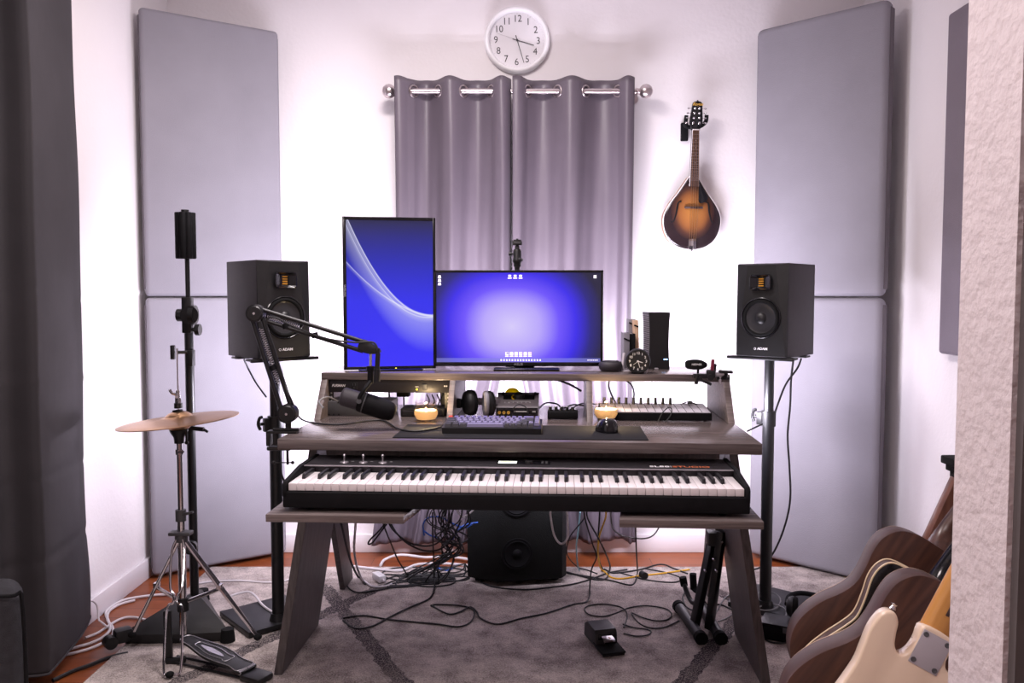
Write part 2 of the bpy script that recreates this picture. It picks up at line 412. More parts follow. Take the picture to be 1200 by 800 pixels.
    def build(s, name, mats, parent=None, world=False, origin=None, sharp=35, solid=0):
        vs = s.v
        if parent is not None and world:
            inv = wmat(parent).inverted(); vs = [inv @ v for v in vs]
        if origin is not None: o = Vector(origin); vs = [v-o for v in vs]
        me = bpy.data.meshes.new(name); me.from_pydata([tuple(v) for v in vs], [], s.f); me.validate()
        if not isinstance(mats, (list, tuple)): mats = [mats]
        for m in mats: me.materials.append(m)
        if len(me.polygons) == len(s.m): me.polygons.foreach_set('material_index', s.m)
        me.polygons.foreach_set('use_smooth', [True]*len(me.polygons))
        me.set_sharp_from_angle(angle=R(sharp)); me.update()
        ob = bpy.data.objects.new(name, me); COL.objects.link(ob)
        if parent is not None: ob.parent = parent
        if origin is not None: ob.location = origin
        if solid:
            md = ob.modifiers.new('thickness', 'SOLIDIFY'); md.thickness = solid; md.offset = 0
        return ob

def wmat(o):
    m = o.matrix_basis.copy(); p = o.parent
    while p is not None:
        m = p.matrix_basis @ m; p = p.parent
    return m
def smooth_path(pts, sub=6, closed=False):
    out = []; n = len(pts)
    for i in range(n if closed else n-1):
        if closed: p0, p1, p2, p3 = pts[i-1], pts[i], pts[(i+1) % n], pts[(i+2) % n]
        else: p0, p1, p2, p3 = pts[max(i-1, 0)], pts[i], pts[i+1], pts[min(i+2, n-1)]
        for k in range(sub):
            t = k/sub
            out.append(0.5*((2*p1)+(p2-p0)*t+(2*p0-5*p1+4*p2-p3)*t*t+(3*p1-p0-3*p2+p3)*t**3))
    if not closed: out.append(pts[-1].copy())
    return out
def smooth2d(pts, sub=5):
    return [(p.x, p.y) for p in smooth_path([Vector((x, y, 0)) for x, y in pts], sub, True)]
def tag(o, label, cat, group=None):
    o['label'] = label; o['category'] = cat
    if group: o['group'] = group
    return o
def thing(name, label, cat, loc=(0, 0, 0), rot=(0, 0, 0), group=None, T=None):
    o = bpy.data.objects.new(name, None); COL.objects.link(o); o.empty_display_size = 0.05
    if T is not None: o.matrix_basis = T
    else: o.location = loc; o.rotation_euler = rot
    return tag(o, label, cat, group)
def struct(o):
    o['kind'] = 'structure'; return o
def rect(x0, y0, x1, y1): return [(x0, y0), (x1, y0), (x1, y1), (x0, y1)]
def text(s, size, m, parent, T, name='lettering', shear=0.0, offset=0.0, extrude=0.0003, sx=1.0, mb=None, align='CENTER'):
    c = bpy.data.curves.new('t', 'FONT'); c.body = s; c.size = size; c.align_x = align; c.align_y = 'CENTER'
    c.shear = shear; c.offset = offset; c.extrude = extrude; c.resolution_u = 3
    o = bpy.data.objects.new('t', c); COL.objects.link(o)
    dg = bpy.context.evaluated_depsgraph_get(); dg.update()
    me = bpy.data.meshes.new_from_object(o.evaluated_get(dg))
    bpy.data.objects.remove(o); bpy.data.curves.remove(c)
    X = T @ Matrix.Diagonal((sx, 1, 1, 1))
    b = mb if mb is not None else MB()
    b.add([v.co.copy() for v in me.vertices], [tuple(p.vertices) for p in me.polygons], 0, X)
    bpy.data.meshes.remove(me)
    if mb is not None: return mb
    return b.build(name, m, parent)
def face_T(x, y, z, rz=0, tilt=PI/2):     # text plane standing up, facing -Y
    return Matrix.Translation((x, y, z)) @ Matrix.Rotation(rz, 4, 'Z') @ Matrix.Rotation(tilt, 4, 'X')
AX_Y = Matrix.Rotation(PI/2, 4, 'X')      # local z axis -> -Y
def axisT(p, d):                           # frame at p with z along d
    q = Vector(d).normalized().to_track_quat('Z', 'Y')
    return Matrix.Translation(p) @ q.to_matrix().to_4x4()
# ------------------------------------------------------------------ the room
XL, XR, YB, YF, ZC = -1.61, 1.645, 3.97, -1.8, 2.75
struct(MB().box(((XL+XR)/2, (YB+YF)/2, -0.05), (XR-XL+0.3, YB-YF+0.3, 0.1)).build('floor', M['floor']))
struct(MB().box(((XL+XR)/2, (YB+YF)/2, ZC+0.05), (XR-XL+0.3, YB-YF+0.3, 0.1)).build('ceiling', M['ceil']))
struct(MB().box(((XL+XR)/2, YB+0.05, ZC/2), (XR-XL+0.3, 0.1, ZC)).build('wall_back', M['wall']))
struct(MB().box((XL-0.05, (YB+YF)/2, ZC/2), (0.1, YB-YF, ZC)).build('wall_left', M['wall']))
struct(MB().box((XR+0.05, (YB+YF)/2, ZC/2), (0.1, YB-YF, ZC)).build('wall_right', M['wall']))
struct(MB().box(((XL+XR)/2, YF-0.05, ZC/2), (XR-XL+0.3, 0.1, ZC)).build('wall_rear', M['wall']))
struct(MB().prism([(0.625, 1.163), (XR, 1.163), (XR, 1.035), (0.625, 1.035)], 0, ZC, bev=0.0).build('wall_front', M['plaster']))
struct(MB().box(((0.632+XR)/2, 1.0275, ZC/2), (XR-0.632, 0.015, ZC)).build('wall_shade_sheet', M['wall_shade']))  # thin dark sheet standing in for shade on the wall's near face
def baseboard(name, c, sx, sy):
    b = MB().box((c[0], c[1], 0.045), (sx, sy, 0.09), bev=0.004)
    struct(b.build(name, M['trim']))
baseboard('baseboard_back', ((XL+XR)/2, YB-0.0075), XR-XL, 0.015)
baseboard('baseboard_left', (XL+0.0075, (YB+YF)/2-0.01), 0.015, YB-YF-0.04)
baseboard('baseboard_right', (XR-0.0075, (YB+1.17)/2), 0.015, YB-1.17-0.04)

rug = MB().box((0.16, 2.20, 0.006), (3.06, 3.04, 0.010), bev=0.004).build('area_rug', M['rug'])
tag(rug, 'light grey mottled rug with dark trellis bands on the wooden floor', 'rug')
RZ = 0.012   # pile height

# ------------------------------------------------------------------ acoustic panels
def panel(name, label, A, B, th, z0, z1, m, group):
    A, B = Vector((*A, 0)), Vector((*B, 0))
    d = (B-A); w = d.length; d.normalize(); nb = Vector((-d.y, d.x, 0))   # away from the viewer
    if nb.y < 0 and abs(nb.y) > 0.01: nb = -nb
    mid = (A+B)/2 + nb*th/2
    rz = math.atan2(d.y, d.x)
    root = thing(name, label, 'sound panel', (mid.x, mid.y, z0), (0, 0, rz), group)
    h = z1-z0
    def soft(u, v):                                  # a slightly pillowed fabric face
        e = min(u, 1-u, (v*h/w), (1-v)*h/w)
        return (-w/2+u*w, -th/2-0.006*min(1, e*12)+0.004, v*h)
    b = MB().box((0, 0.004, h/2), (w, th-0.008, h), bev=0.020 if th < 0.06 else 0.028, seg=4)
    b.build('padded_body', m, root)
    s = MB()
    for sx in (-1, 1): s.box((sx*(w/2+0.0005), 0.012, h/2), (0.003, th*0.5, h-0.06), bev=0.001)
    s.build('side_seam', M['panel_edge'], root)
    bk = MB().box((0, th/2+0.003, h/2), (w-0.03, 0.006, h-0.03)); bk.build('backing_board', M['panel_edge'], root)
    return root
G = 'tall fabric acoustic panels across the corners'
panel('sound_absorber', 'tall grey fabric acoustic panel across the left corner, upper one of its pair', (-1.56, 3.56), (-1.07, 3.90), 0.05, 1.238, 2.455, M['panel'], G)
panel('sound_absorber', 'tall grey fabric acoustic panel in the left corner, lower one behind the cymbal stand', (-1.56, 3.56), (-1.07, 3.90), 0.05, 0.016, 1.232, M['panel'], G)
panel('sound_absorber', 'tall grey fabric acoustic panel across the right corner, upper one of its pair', (1.11, 3.88), (1.53, 3.46), 0.08, 1.238, 2.455, M['panel'], G)
panel('sound_absorber', 'tall grey fabric acoustic panel in the right corner, lower one behind the guitars', (1.11, 3.88), (1.53, 3.46), 0.08, 0.016, 1.232, M['panel'], G)
# flat panel hung on the right wall
r_ = thing('sound_absorber', 'darker grey acoustic panel hung flat on the right wall beside the plaster pillar', 'acoustic panel', (XR-0.022, 2.82, 1.03), (0, 0, PI/2), None)
MB().box((0, -0.0, 0.62), (0.61, 0.042, 1.25), bev=0.014, seg=4).build('padded_body', M['panel_dark'], r_)
MB().box((0, -0.02, 0.62), (0.55, 0.002, 1.15)).build('backing_board', M['panel_edge'], r_)

# ------------------------------------------------------------------ window curtains and rod
RY, RZC = 3.86, 2.172
rod = thing('curtain_rod', 'satin nickel curtain rod with round ball finials above the window curtains', 'curtain rod', (0.01, RY, RZC))
MB().cyl((-0.545, 0, 0), (0.575, 0, 0), 0.0125, seg=20).build('rod', M['nickel'], rod)
for sx, x in ((-1, -0.56), (1, 0.59)):
    f = MB().lathe([(0, -0.036), (0.012, -0.036), (0.012, -0.026), (0.016, -0.024), (0.011, -0.018), (0.011, -0.012)], 20, axisT((x-sx*0.006, 0, 0), (sx, 0, 0)))
    f.sphere((x+sx*0.012, 0, 0), 0.032, seg=24)
    f.build('finial', M['nickel'], rod)
    b = MB().cyl((x-sx*0.03, 0, -0.012), (x-sx*0.03, YB-RY-0.002, -0.012), 0.006, seg=10)
    b.cyl((x-sx*0.03, YB-RY-0.008, -0.012), (x-sx*0.03, YB-RY-0.001, -0.012), 0.022, seg=20)
    b.build('wall_bracket', M['nickel'], rod)

def window_curtain(label, xs, zb, fl0, fl1, seed):
    """xs: phase table (x, phase) along the rod; fabric is behind the rod at odd multiples of pi"""
    root = thing('window_curtain', label, 'curtain', ((xs[0][0]+xs[-1][0])/2, RY, zb), group='grey curtains over the window')
    rnd = random.Random(seed)
    ztop = 2.228
    def xp(u):
        n = len(xs)-1; k = min(int(u*n), n-1); t = u*n-k
        return xs[k][0]*(1-t)+xs[k+1][0]*t, xs[k][1]*(1-t)+xs[k+1][1]*t
    x0, x1 = xs[0][0], xs[-1][0]
    ph = [rnd.uniform(0, 6.28) for _ in range(6)]
    def fn(u, v):
        z = zb+(ztop-zb)*v
        x, p = xp(u)
        d = 1-v
        flare = max(0, (1.1-z))/1.1
        x += flare*(fl0*(1-u)+fl1*u) + 0.012*d*math.sin(p*1.0+ph[0]+2.2*d)
        amp = 0.046-0.008*min(1, d*1.5)
        y = RY - amp*math.cos(p) + d*0.012*math.sin(2*p+ph[1]+d*3) + 0.006*d*math.sin(5*p+ph[2]+d*7)
        y += 0.004*math.sin(14*v+ph[3]+u*5)*d + 0.0025*math.sin(37*v+9*u+ph[4])*d
        sc = ztop
        if v > 0.999: z += 0.004*math.cos(2*p)
        return (x, y, z)
    MB().grid(fn, 120, 90).build('cloth', M['curtain'], root, world=True, sharp=80, solid=0.0016)
    hem = MB()
    # grommets where the cloth crosses the rod
    for k in range(400):
        u0, u1 = k/400, (k+1)/400
        c0, c1 = math.cos(xp(u0)[1]), math.cos(xp(u1)[1])
        if c0*c1 < 0:
            x, p = xp((u0+u1)/2)
            sl = 1 if c1 < c0 else -1
            nrm = Vector((0.72*sl, -0.69, 0))
            g = MB()
            pts = []
            T = axisT((x, RY, RZC), nrm)
            g.tube([T @ Vector((0.0255*math.cos(a), 0.0255*math.sin(a), 0)) for a in [2*PI*i/28 for i in range(28)]], 0.0045, seg=8, spline=False, closed=True)
            g.build('grommet', M['nickel'], root, world=True)
    return root
s = 3.86*1.003/FPX
def rx(px): return (px-600)*s*1.0
window_curtain('grey satin curtain hanging left of the centre gap behind the tall monitor',
    [(rx(466), -0.4), (rx(480), 1.1), (rx(487), PI/2), (rx(501), PI), (rx(515), 1.5*PI), (rx(529), 2*PI), (rx(544), 2.5*PI), (rx(560), 3*PI), (rx(576), 3.5*PI), (rx(588), 4*PI), (rx(599), 4.45*PI)], 0.075, -0.13, -0.2, 3)
window_curtain('grey satin curtain hanging right of the centre gap with a ball head in front',
    [(rx(600.5), -0.5), (rx(608), 0.2), (rx(618), PI/2), (rx(635), PI), (rx(652), 1.5*PI), (rx(668), 2*PI), (rx(685), 2.5*PI), (rx(703), 3*PI), (rx(722), 3.5*PI), (rx(732), 4*PI), (rx(740), 4.3*PI)], 0.085, 0.22, 0.03, 11)

# ------------------------------------------------------------------ wall clock
c = at(606, 46, 3.94)
clk = thing('wall_clock', 'round white wall clock with black numerals above the curtains', 'clock', (c.x, YB, c.z))
rim = MB().lathe([(0.128, 0.002), (0.128, 0.026), (0.131, 0.035), (0.138, 0.040), (0.146, 0.039), (0.1515, 0.032), (0.1535, 0.02), (0.1535, 0.002), (0.128, 0.002)], 72, AX_Y)
rim.build('rim', M['white'], clk, sharp=50)
MB().lathe([(0, 0.003), (0.130, 0.003), (0.130, 0.014), (0, 0.014)], 64, AX_Y).build('dial', mat('clock_dial', (0.74, 0.72, 0.75), 0.5, var=0.01), clk)
mk = MB()
for k in range(60):
    a = 2*PI*k/60
    p0 = (0.1245*math.sin(a), -0.0145, 0.1245*math.cos(a)); q = 0.119 if k % 5 == 0 else 0.1215
    p1 = (q*math.sin(a), -0.0145, q*math.cos(a))
    mk.cyl(p0, p1, 0.0007 if k % 5 == 0 else 0.0004, seg=4)
mk.build('minute_marks', M['ink_g'], clk)
for h in range(1, 13):
    nm = MB()
    a = 2*PI*h/12 + R(1.2)
    text(str(h), 0.045, None, None, Matrix.Translation((0.099*math.sin(a), -0.0145, 0.099*math.cos(a)-0.001)) @ Matrix.Rotation(R(-1.2), 4, 'Y') @ Matrix.Rotation(PI/2, 4, 'X'), mb=nm, offset=0.0, sx=0.92)
    nm.build('numeral', M['ink'], clk)
def hand(name, ang, l, tail, w0, w1, yy, m):
    T = Matrix.Rotation(ang, 4, 'Y') @ AX_Y
    MB().prism([(-w0, -tail), (w0, -tail), (w1, l), (-w1, l)], yy, yy+0.0012, T).build(name, m, clk)
hand('hour_hand', R(107), 0.082, 0.022, 0.0023, 0.0016, 0.017, M['ink'])
hand('minute_hand', R(163), 0.109, 0.023, 0.0018, 0.0012, 0.019, M['ink'])
hand('second_hand', R(288), 0.100, 0.02, 0.0006, 0.0004, 0.021, M['ink_g'])
MB().lathe([(0, 0.016), (0.005, 0.016), (0.005, 0.023), (0, 0.024)], 20, AX_Y).build('hub', M['ink'], clk)

# ------------------------------------------------------------------ mandolin and its wall hook
c = at(814, 153, 3.885)
hk = thing('instrument_hanger', 'black wall hook holding the mandolin by its headstock', 'wall hook', (c.x-0.008, YB, c.z+0.01))
MB().box((-0.024, -0.011, -0.002), (0.034, 0.02, 0.084), bev=0.004).build('wall_plate', M['black_m'], hk)
hb = MB().cyl((0.0, -0.02, 0.018), (0.0, -0.062, 0.018), 0.007, seg=12)
hb.build('arm', M['black_m'], hk)
hb = MB()
pts = [(-0.034, -0.10, 0.055), (-0.036, -0.098, 0.03), (-0.030, -0.07, 0.014), (0, -0.062, 0.010), (0.035, -0.068, 0.012), (0.058, -0.085, 0.03), (0.060, -0.096, 0.058)]
hb.tube(pts, 0.0095, seg=10); hb.build('padded_yoke', M['rubber'], hk)

md = thing('mandolin', 'sunburst teardrop mandolin hanging on the back wall right of the curtains', 'mandolin', (c.x, c.y, c.z), (R(2.0), R(0.4), R(5)))
half = [(0.0, -0.205), (0.020, -0.212), (0.042, -0.243), (0.070, -0.285), (0.104, -0.33), (0.129, -0.375), (0.136, -0.41), (0.130, -0.455), (0.108, -0.500), (0.07, -0.530), (0.03, -0.542)]
out = half + [(0, -0.544)] + [(-x, z) for x, z in reversed(half[1:])]
out = smooth2d(out, 4)
MB().prism(out, -0.045, 0.0, AX_Y, mi=1, mi_side=0, bev=0.002).build('sides', [M['mahogany'], M['black_g']], md)
top = MB()
n = len(out); cx, cz = 0.0, -0.38
rings = [(1.0, 0.0), (0.985, 0.004), (0.93, 0.006), (0.8, 0.008), (0.5, 0.013), (0.2, 0.015)]
vs, fs = [], []
for sc, h in rings:
    for x, z in out: vs.append((cx+(x-cx)*sc, -h, cz+(z-cz)*sc))
for i in range(len(rings)-1):
    for k in range(n): fs.append((i*n+k, i*n+(k+1) % n, (i+1)*n+(k+1) % n, (i+1)*n+k))
fs.append(tuple((len(rings)-1)*n+k for k in range(n)))
top.add(vs, fs).build('carved_top', M['sunburst'], md, sharp=60)
bd = MB()
for yy in (-0.0005, 0.0435):
    bd.tube([(x*1.004, yy, cz+(z-cz)*1.004) for x, z in out], 0.0026, seg=6, spline=False, closed=True)
bd.build('binding', M['white_bind'], md)
for sx in (-1, 1):
    fh = MB()
    P = [(sx*0.060, -0.0125, -0.325), (sx*0.070, -0.0118, -0.330), (sx*0.074, -0.0112, -0.343), (sx*0.077, -0.0105, -0.370), (sx*0.083, -0.0095, -0.395), (sx*0.090, -0.0088, -0.415), (sx*0.098, -0.0082, -0.418)]
    fh.tube(P, lambda t: 0.0022+0.0022*math.sin(PI*t), seg=8); fh.sphere(P[0], 0.0042); fh.sphere(P[-1], 0.0042)
    fh.build('sound_hole', M['black_m'], md)
MB().prism([(-0.0145, 0.0), (0.0145, 0.0), (0.021, -0.255), (-0.021, -0.255)], 0.010, 0.022, AX_Y).build('fretboard', M['dark_wood'], md)
fr = MB()
for k in range(1, 19):
    z = -0.352*(1-2**(-k/12)); w = 0.0145+0.0065*(-z/0.255)
    fr.cyl((-w, -0.0225, z), (w, -0.0225, z), 0.0006, seg=5)
for k in (3, 5, 7, 10):
    z = -0.352*(1-2**(-(k-0.5)/12)); fr.lathe([(0, 0.022), (0.0022, 0.022), (0.0022, 0.0231), (0, 0.0231)], 10, Matrix.Translation((0, 0, z)) @ AX_Y)
fr.build('frets', M['silver'], md)
eb = MB()
for sx in (-1, 1): eb.cyl((sx*0.0150, -0.017, 0), (sx*0.0215, -0.017, -0.255), 0.0016, seg=6)
eb.build('fretboard_binding', M['white_bind'], md)
MB().cyl((0, 0.002, 0.012), (0, 0.002, -0.23), 0.0135, 0.019, seg=14).build('neck', M['black_g'], md)
MB().box((0, -0.022, 0.001), (0.032, 0.006, 0.005), bev=0.001).build('nut', M['white_bind'], md)
hs = smooth2d([(-0.017, 0.0), (0.017, 0.0), (0.021, 0.012), (0.030, 0.04), (0.025, 0.09), (0.022, 0.118), (0.014, 0.128), (0.003, 0.131), (0, 0.136), (-0.003, 0.131), (-0.014, 0.128), (-0.022, 0.118), (-0.025, 0.09), (-0.030, 0.04), (-0.021, 0.012)], 3)
HT = Matrix.Rotation(R(10), 4, 'X') @ AX_Y
hd = MB().prism(hs, 0.002, 0.016, HT, bev=0.0015).build('headstock', M['black_g'], md)
text('Rogue', 0.019, M['gold'], hd, HT @ Matrix.Translation((0.0, 0.117, 0.0165)), 'script_logo', shear=0.35, offset=0.0004)
for sx in (-1, 1):
    for k in range(4):
        y = 0.035+k*0.021
        w = 0.0285-0.0015*k
        p = MB().lathe([(0, 0.016), (0.0055, 0.016), (0.0055, 0.019), (0.003, 0.021), (0.003, 0.026), (0, 0.0265)], 12, HT @ Matrix.Translation((sx*(w-0.014), y, 0)))
        p.cyl(HT @ Vector((sx*(w-0.004), y, 0.009)), HT @ Vector((sx*(w+0.012), y, 0.009)), 0.0015, seg=6)
        p.sphere((0, 0, 0), 0.0065, T=HT @ Matrix.Translation((sx*(w+0.016), y, 0.009)) @ Matrix.Diagonal((0.9, 0.7, 1.1, 1)), seg=12)
        p.build('tuning_peg', M['chrome'], md)
st = MB()
for k in range(8):
    p_ = k//2; x = (p_-1.5)*0.0075+(k % 2-0.5)*0.002
    st.tube([(x, -0.0265, 0.0), (x*1.5, -0.0305, -0.352), (x*1.3, -0.018, -0.505)], 0.0006, seg=5, spline=False)
st.build('strings', M['bronze'], md)
MB().box((0, -0.021, -0.352), (0.088, 0.012, 0.011), bev=0.004).build('bridge', M['dark_wood'], md)
tp = MB().box((0, -0.0125, -0.520), (0.036, 0.006, 0.05), bev=0.002); tp.box((0, -0.002, -0.548), (0.010, 0.02, 0.008), bev=0.002)
tp.build('tailpiece', M['chrome'], md)
pg = smooth2d([(0.023, -0.25), (0.040, -0.262), (0.055, -0.285), (0.066, -0.300), (0.063, -0.318), (0.045, -0.330), (0.025, -0.328), (0.022, -0.29)], 3)
g_ = MB().prism(pg, 0.018, 0.0205, AX_Y, bev=0.0008); g_.build('pickguard', M['black_g'], md)

# ------------------------------------------------------------------ big dark curtain on the left wall and the sofa arm
root = thing('floor_length_curtain', 'dark charcoal floor-length curtain on the left wall beside the sofa arm', 'curtain', (-1.52, 2.6, 0.05))
path = [(-1.592, 3.05), (-1.565, 3.02), (-1.515, 2.86), (-1.468, 2.60), (-1.472, 2.555), (-1.545, 2.53), (-1.55, 2.47), (-1.49, 2.33), (-1.44, 2.18), (-1.45, 2.12), (-1.55, 2.08), (-1.55, 2.0), (-1.47, 1.85), (-1.46, 1.72), (-1.56, 1.68)]
pp = smooth_path([Vector((x, y, 0)) for x, y in path], 6)
npp = len(pp)-1
def fn(u, v):
    p = pp[int(round(u*npp))]
    z = 0.05+2.55*v
    k = 0.003*math.sin(6*(1-v)+p.y*2)*(1-v) + 0.0015*math.sin(23*v+p.y*4)
    for zc, wd, am in ((0.36, 0.016, -0.012), (0.62, 0.012, -0.007), (0.93, 0.012, 0.006), (1.21, 0.010, -0.004)): k += 0.35*am*math.exp(-((z-zc-0.05*math.sin(p.y*3))/wd)**2)
    if z < 0.34: k += 0.006*math.sin((0.34-z)/0.34*PI)
    return (max(p.x+k, XL+0.018), p.y+0.006*math.sin(9*v+p.y*3), z)
MB().grid(fn, npp, 200).build('cloth', M['drape'], root, world=True, sharp=80, solid=0.002)
hm = MB().tube([(max(p.x+0.001, XL+0.02), p.y, 0.052) for p in pp], 0.004, seg=6, spline=False); hm.build('hem', M['drape'], root, world=True)
sf = thing('sofa', 'dark grey upholstered sofa corner with rounded arm at lower left', 'sofa', (-1.198, 2.02, 0.0), (0, 0, R(31)))
MB().box((-0.17, 0.075, 0.275), (0.32, 0.14, 0.50), bev=0.045, seg=5).build('cushioned_body', M['sofa'], sf)
pt = MB().tube([(-0.012, 0.006, 0.06), (-0.012, 0.006, 0.47), (-0.04, 0.006, 0.508), (-0.2, 0.006, 0.515), (-0.31, 0.006, 0.505)], 0.005, seg=8)
pt.build('piping', M['black_m'], sf)
for x in (-0.05, -0.29): MB().cyl((x, 0.075, 0.0), (x, 0.075, 0.04), 0.018, 0.024, seg=14).build('foot', M['black'], sf)
# ------------------------------------------------------------------ the desk
DYAW = R(-3.2)
DM = Matrix.Translation((0.032, 2.80, 0)) @ Matrix.Rotation(DYAW, 4, 'Z')
def dw(x, y, z): return DM @ Vector((x, y, z))
DZ, SZ, TZ = 0.815, 0.970, 0.66          # desktop, hutch shelf, keyboard tray heights
HW = 0.716
desk = thing('studio_desk', 'grey wood studio desk with raised hutch shelf, splayed legs and keyboard tray', 'desk', T=DM)
MB().box((0, 0.025, DZ-0.0165), (2*HW, 0.79, 0.033), bev=0.0025).build('desktop', M['desk'], desk)
for sx in (-1, 1):
    def board(pts, th, sl):
        b = MB(); T = Matrix(((0, 0, 1, 0), (1, 0, 0, 0), (0, 1, 0, 0), (0, 0, 0, 1)))   # (y, z, x)
        b.prism(pts, -th/2, th/2, T, bev=0.0015)
        for i, v in enumerate(b.v):
            b.v[i] = Vector((sx*(0.688 + (0.79-v.z)*sl) + v.x, v.y, v.z))
        return b
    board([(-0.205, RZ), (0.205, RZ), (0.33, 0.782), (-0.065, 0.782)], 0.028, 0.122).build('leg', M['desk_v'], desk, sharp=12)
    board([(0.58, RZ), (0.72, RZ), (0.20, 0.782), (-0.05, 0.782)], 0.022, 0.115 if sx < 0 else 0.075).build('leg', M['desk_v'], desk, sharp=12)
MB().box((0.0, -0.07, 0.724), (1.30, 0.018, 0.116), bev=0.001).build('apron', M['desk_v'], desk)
# hutch
MB().box((0, 0.265, SZ-0.0125), (2*HW, 0.33, 0.025), bev=0.002).build('shelf', M['desk'], desk)
def hutch_side(x, th, name):
    T = Matrix(((0, 0, 1, x), (1, 0, 0, 0), (0, 1, 0, 0), (0, 0, 0, 1)))
    MB().prism([(0.005, DZ), (0.42, DZ), (0.42, SZ-0.025), (0.10, SZ-0.025)], -th/2, th/2, T, bev=0.001).build(name, M['desk_edge'], desk)
hutch_side(-HW+0.011, 0.022, 'side_panel'); hutch_side(HW-0.011, 0.022, 'side_panel')
hutch_side(-0.247, 0.020, 'divider'); hutch_side(0.232, 0.020, 'divider')
# tray: two wings joined at the back
tr = MB().prism([(-0.657, -0.640), (-0.285, -0.640), (-0.262, -0.50), (-0.262, -0.40), (0.300, -0.40), (0.300, -0.50), (0.285, -0.640), (0.657, -0.640), (0.657, -0.22), (-0.657, -0.22)], TZ-0.021, TZ, bev=0.0015)
tr.build('keyboard_tray', M['desk'], desk)
for sx in (-1, 1):
    b = MB().box((sx*0.665, -0.10, TZ-0.010), (0.012, 0.55, 0.032), bev=0.001)
    b.box((sx*0.671, -0.05, TZ-0.008), (0.022, 0.40, 0.018), bev=0.001)
    b.build('tray_slide', M['black_metal'], desk)
    rl = MB()
    x = -0.688 if sx < 0 else -0.268
    rl.box((x+0.006*(-sx if sx < 0 else -1)*0, 0.125, (DZ+SZ-0.025)/2), (0.020, 0.003, SZ-0.025-DZ-0.004), bev=0.0005)
    for k in range(9):
        rl.cyl((x+0.002, 0.1225, DZ+0.012+k*0.0135), (x+0.002, 0.1234, DZ+0.012+k*0.0135), 0.003, seg=10, mi=1)
    rl.build('rack_rail', [M['black_metal'], M['print_dim']], desk)

# ------------------------------------------------------------------ 88 key controller on the tray
KT = DM @ Matrix.Translation((0.004, -0.455, TZ+0.0005))
kb = thing('piano_keyboard', 'long black 88 key stage keyboard on the desk tray', 'keyboard', T=KT)
MB().box((0, -0.0, 0.032), (1.250, 0.310, 0.044), bev=0.004).build('case', M['black_m'], kb)
for sx in (-1, 1):
    T = Matrix(((0, 0, 1, 0), (1, 0, 0, 0), (0, 1, 0, 0), (0, 0, 0, 1)))
    MB().prism([(-0.155, 0.04), (-0.155, 0.072), (-0.148, 0.081), (-0.01, 0.098), (0.155, 0.098), (0.155, 0.04)], sx*0.619-0.006, sx*0.619+0.006, T, bev=0.001).build('end_cheek', M['black_m'], kb)
    for y in (-0.12, 0.12): MB().cyl((sx*0.56, y, 0.0), (sx*0.56, y, 0.012), 0.012, seg=14).build('rubber_foot', M['rubber'], kb)
MB().box((0, 0.0795, 0.072), (1.226, 0.151, 0.046), bev=0.002).build('control_panel', mat('panel_metal', (0.018, 0.016, 0.019), 0.42, 0.3, var=0.1, scale=60), kb)
MB().box((0, 0.0025, 0.0930), (1.226, 0.0035, 0.0035), bev=0.0008).build('panel_edge_strip', M['silver_paint'], kb)
wk = MB().box((0, 0, 0), (0.02255, 0.148, 0.020), bev=0.0012)
w0 = None; b0 = None
bkm = MB()
bw, bh = 0.0098, 0.0125
def blk():
    T = Matrix(((0, 0, 1, 0), (1, 0, 0, 0), (0, 1, 0, 0), (0, 0, 0, 1)))
    return MB().prism([(-0.0475, -0.004), (0.0475, -0.004), (0.0475, bh-0.002), (-0.037, bh), (-0.0415, bh-0.0012)], -bw/2, bw/2, T, bev=0.0012)
names = 'ABCDEFG'
for i in range(52):
    x = -0.611+0.0235*(i+0.5)
    if w0 is None: o = w0 = wk.build('white_key', M['ivory'], kb)
    else: o = w0.copy(); COL.objects.link(o); o.parent = kb
    o.location = (x, -0.0725, 0.0655)
    nme = names[i % 7]
    if nme in 'ACDFG' and i < 51:
        off = {'A': 0.0015, 'C': -0.0015, 'D': 0.0015, 'F': -0.002, 'G': 0.0}[nme]
        if b0 is None: o = b0 = blk().build('black_key', M['ebony'], kb)
        else: o = b0.copy(); COL.objects.link(o); o.parent = kb
        o.location = (x+0.01175+off, -0.0455, 0.0765)
for px in (398, 421, 444.5):
    p = KT.inverted() @ onz(px, 546, TZ+0.095)
    j = MB().lathe([(0, 0), (0.013, 0), (0.012, 0.002), (0.004, 0.003), (0.0026, 0.004), (0.0026, 0.016), (0.0042, 0.018), (0.0048, 0.021), (0.003, 0.0245), (0, 0.025)], 18, Matrix.Translation((p.x, 0.045, 0.095)))
    j.build('joystick', M['silver'], kb)
    MB().box((p.x+0.022, 0.058, 0.0953), (0.008, 0.002, 0.0006)).build('lettering', M['print_dim'], kb)
dp = MB().box((0.02, 0.068, 0.0957), (0.155, 0.052, 0.0015), bev=0.0005); dpo = dp.build('display_bezel', M['black_g'], kb)
MB().box((-0.027, 0.064, 0.0968), (0.054, 0.032, 0.0006)).build('lcd_screen', M['lcd'], dpo)
sc_ = MB()
for k, (w, cz) in enumerate(((0.046, 0.070), (0.03, 0.062))): sc_.box((-0.027, cz, 0.0973), (w, 0.004, 0.0003))
sc_.build('lcd_marks', emit('lcd_marks', (0.75, 0.55, 0.1), 0.8), dpo)
MB().lathe([(0, 0.0964), (0.012, 0.0964), (0.011, 0.1005), (0.004, 0.1015), (0, 0.1015)], 24, Matrix.Translation((0.035, 0.066, 0))).build('encoder_knob', M['black'], dpo)
bt = MB()
for k in range(3):
    for j in range(2): bt.box((0.075+0.012*j, 0.052+0.014*k, 0.0972), (0.007, 0.005, 0.0015), bev=0.0004)
bt.build('buttons', M['grey_d'], dpo)
lt = Matrix.Translation((0.405, 0.034, 0.0952))
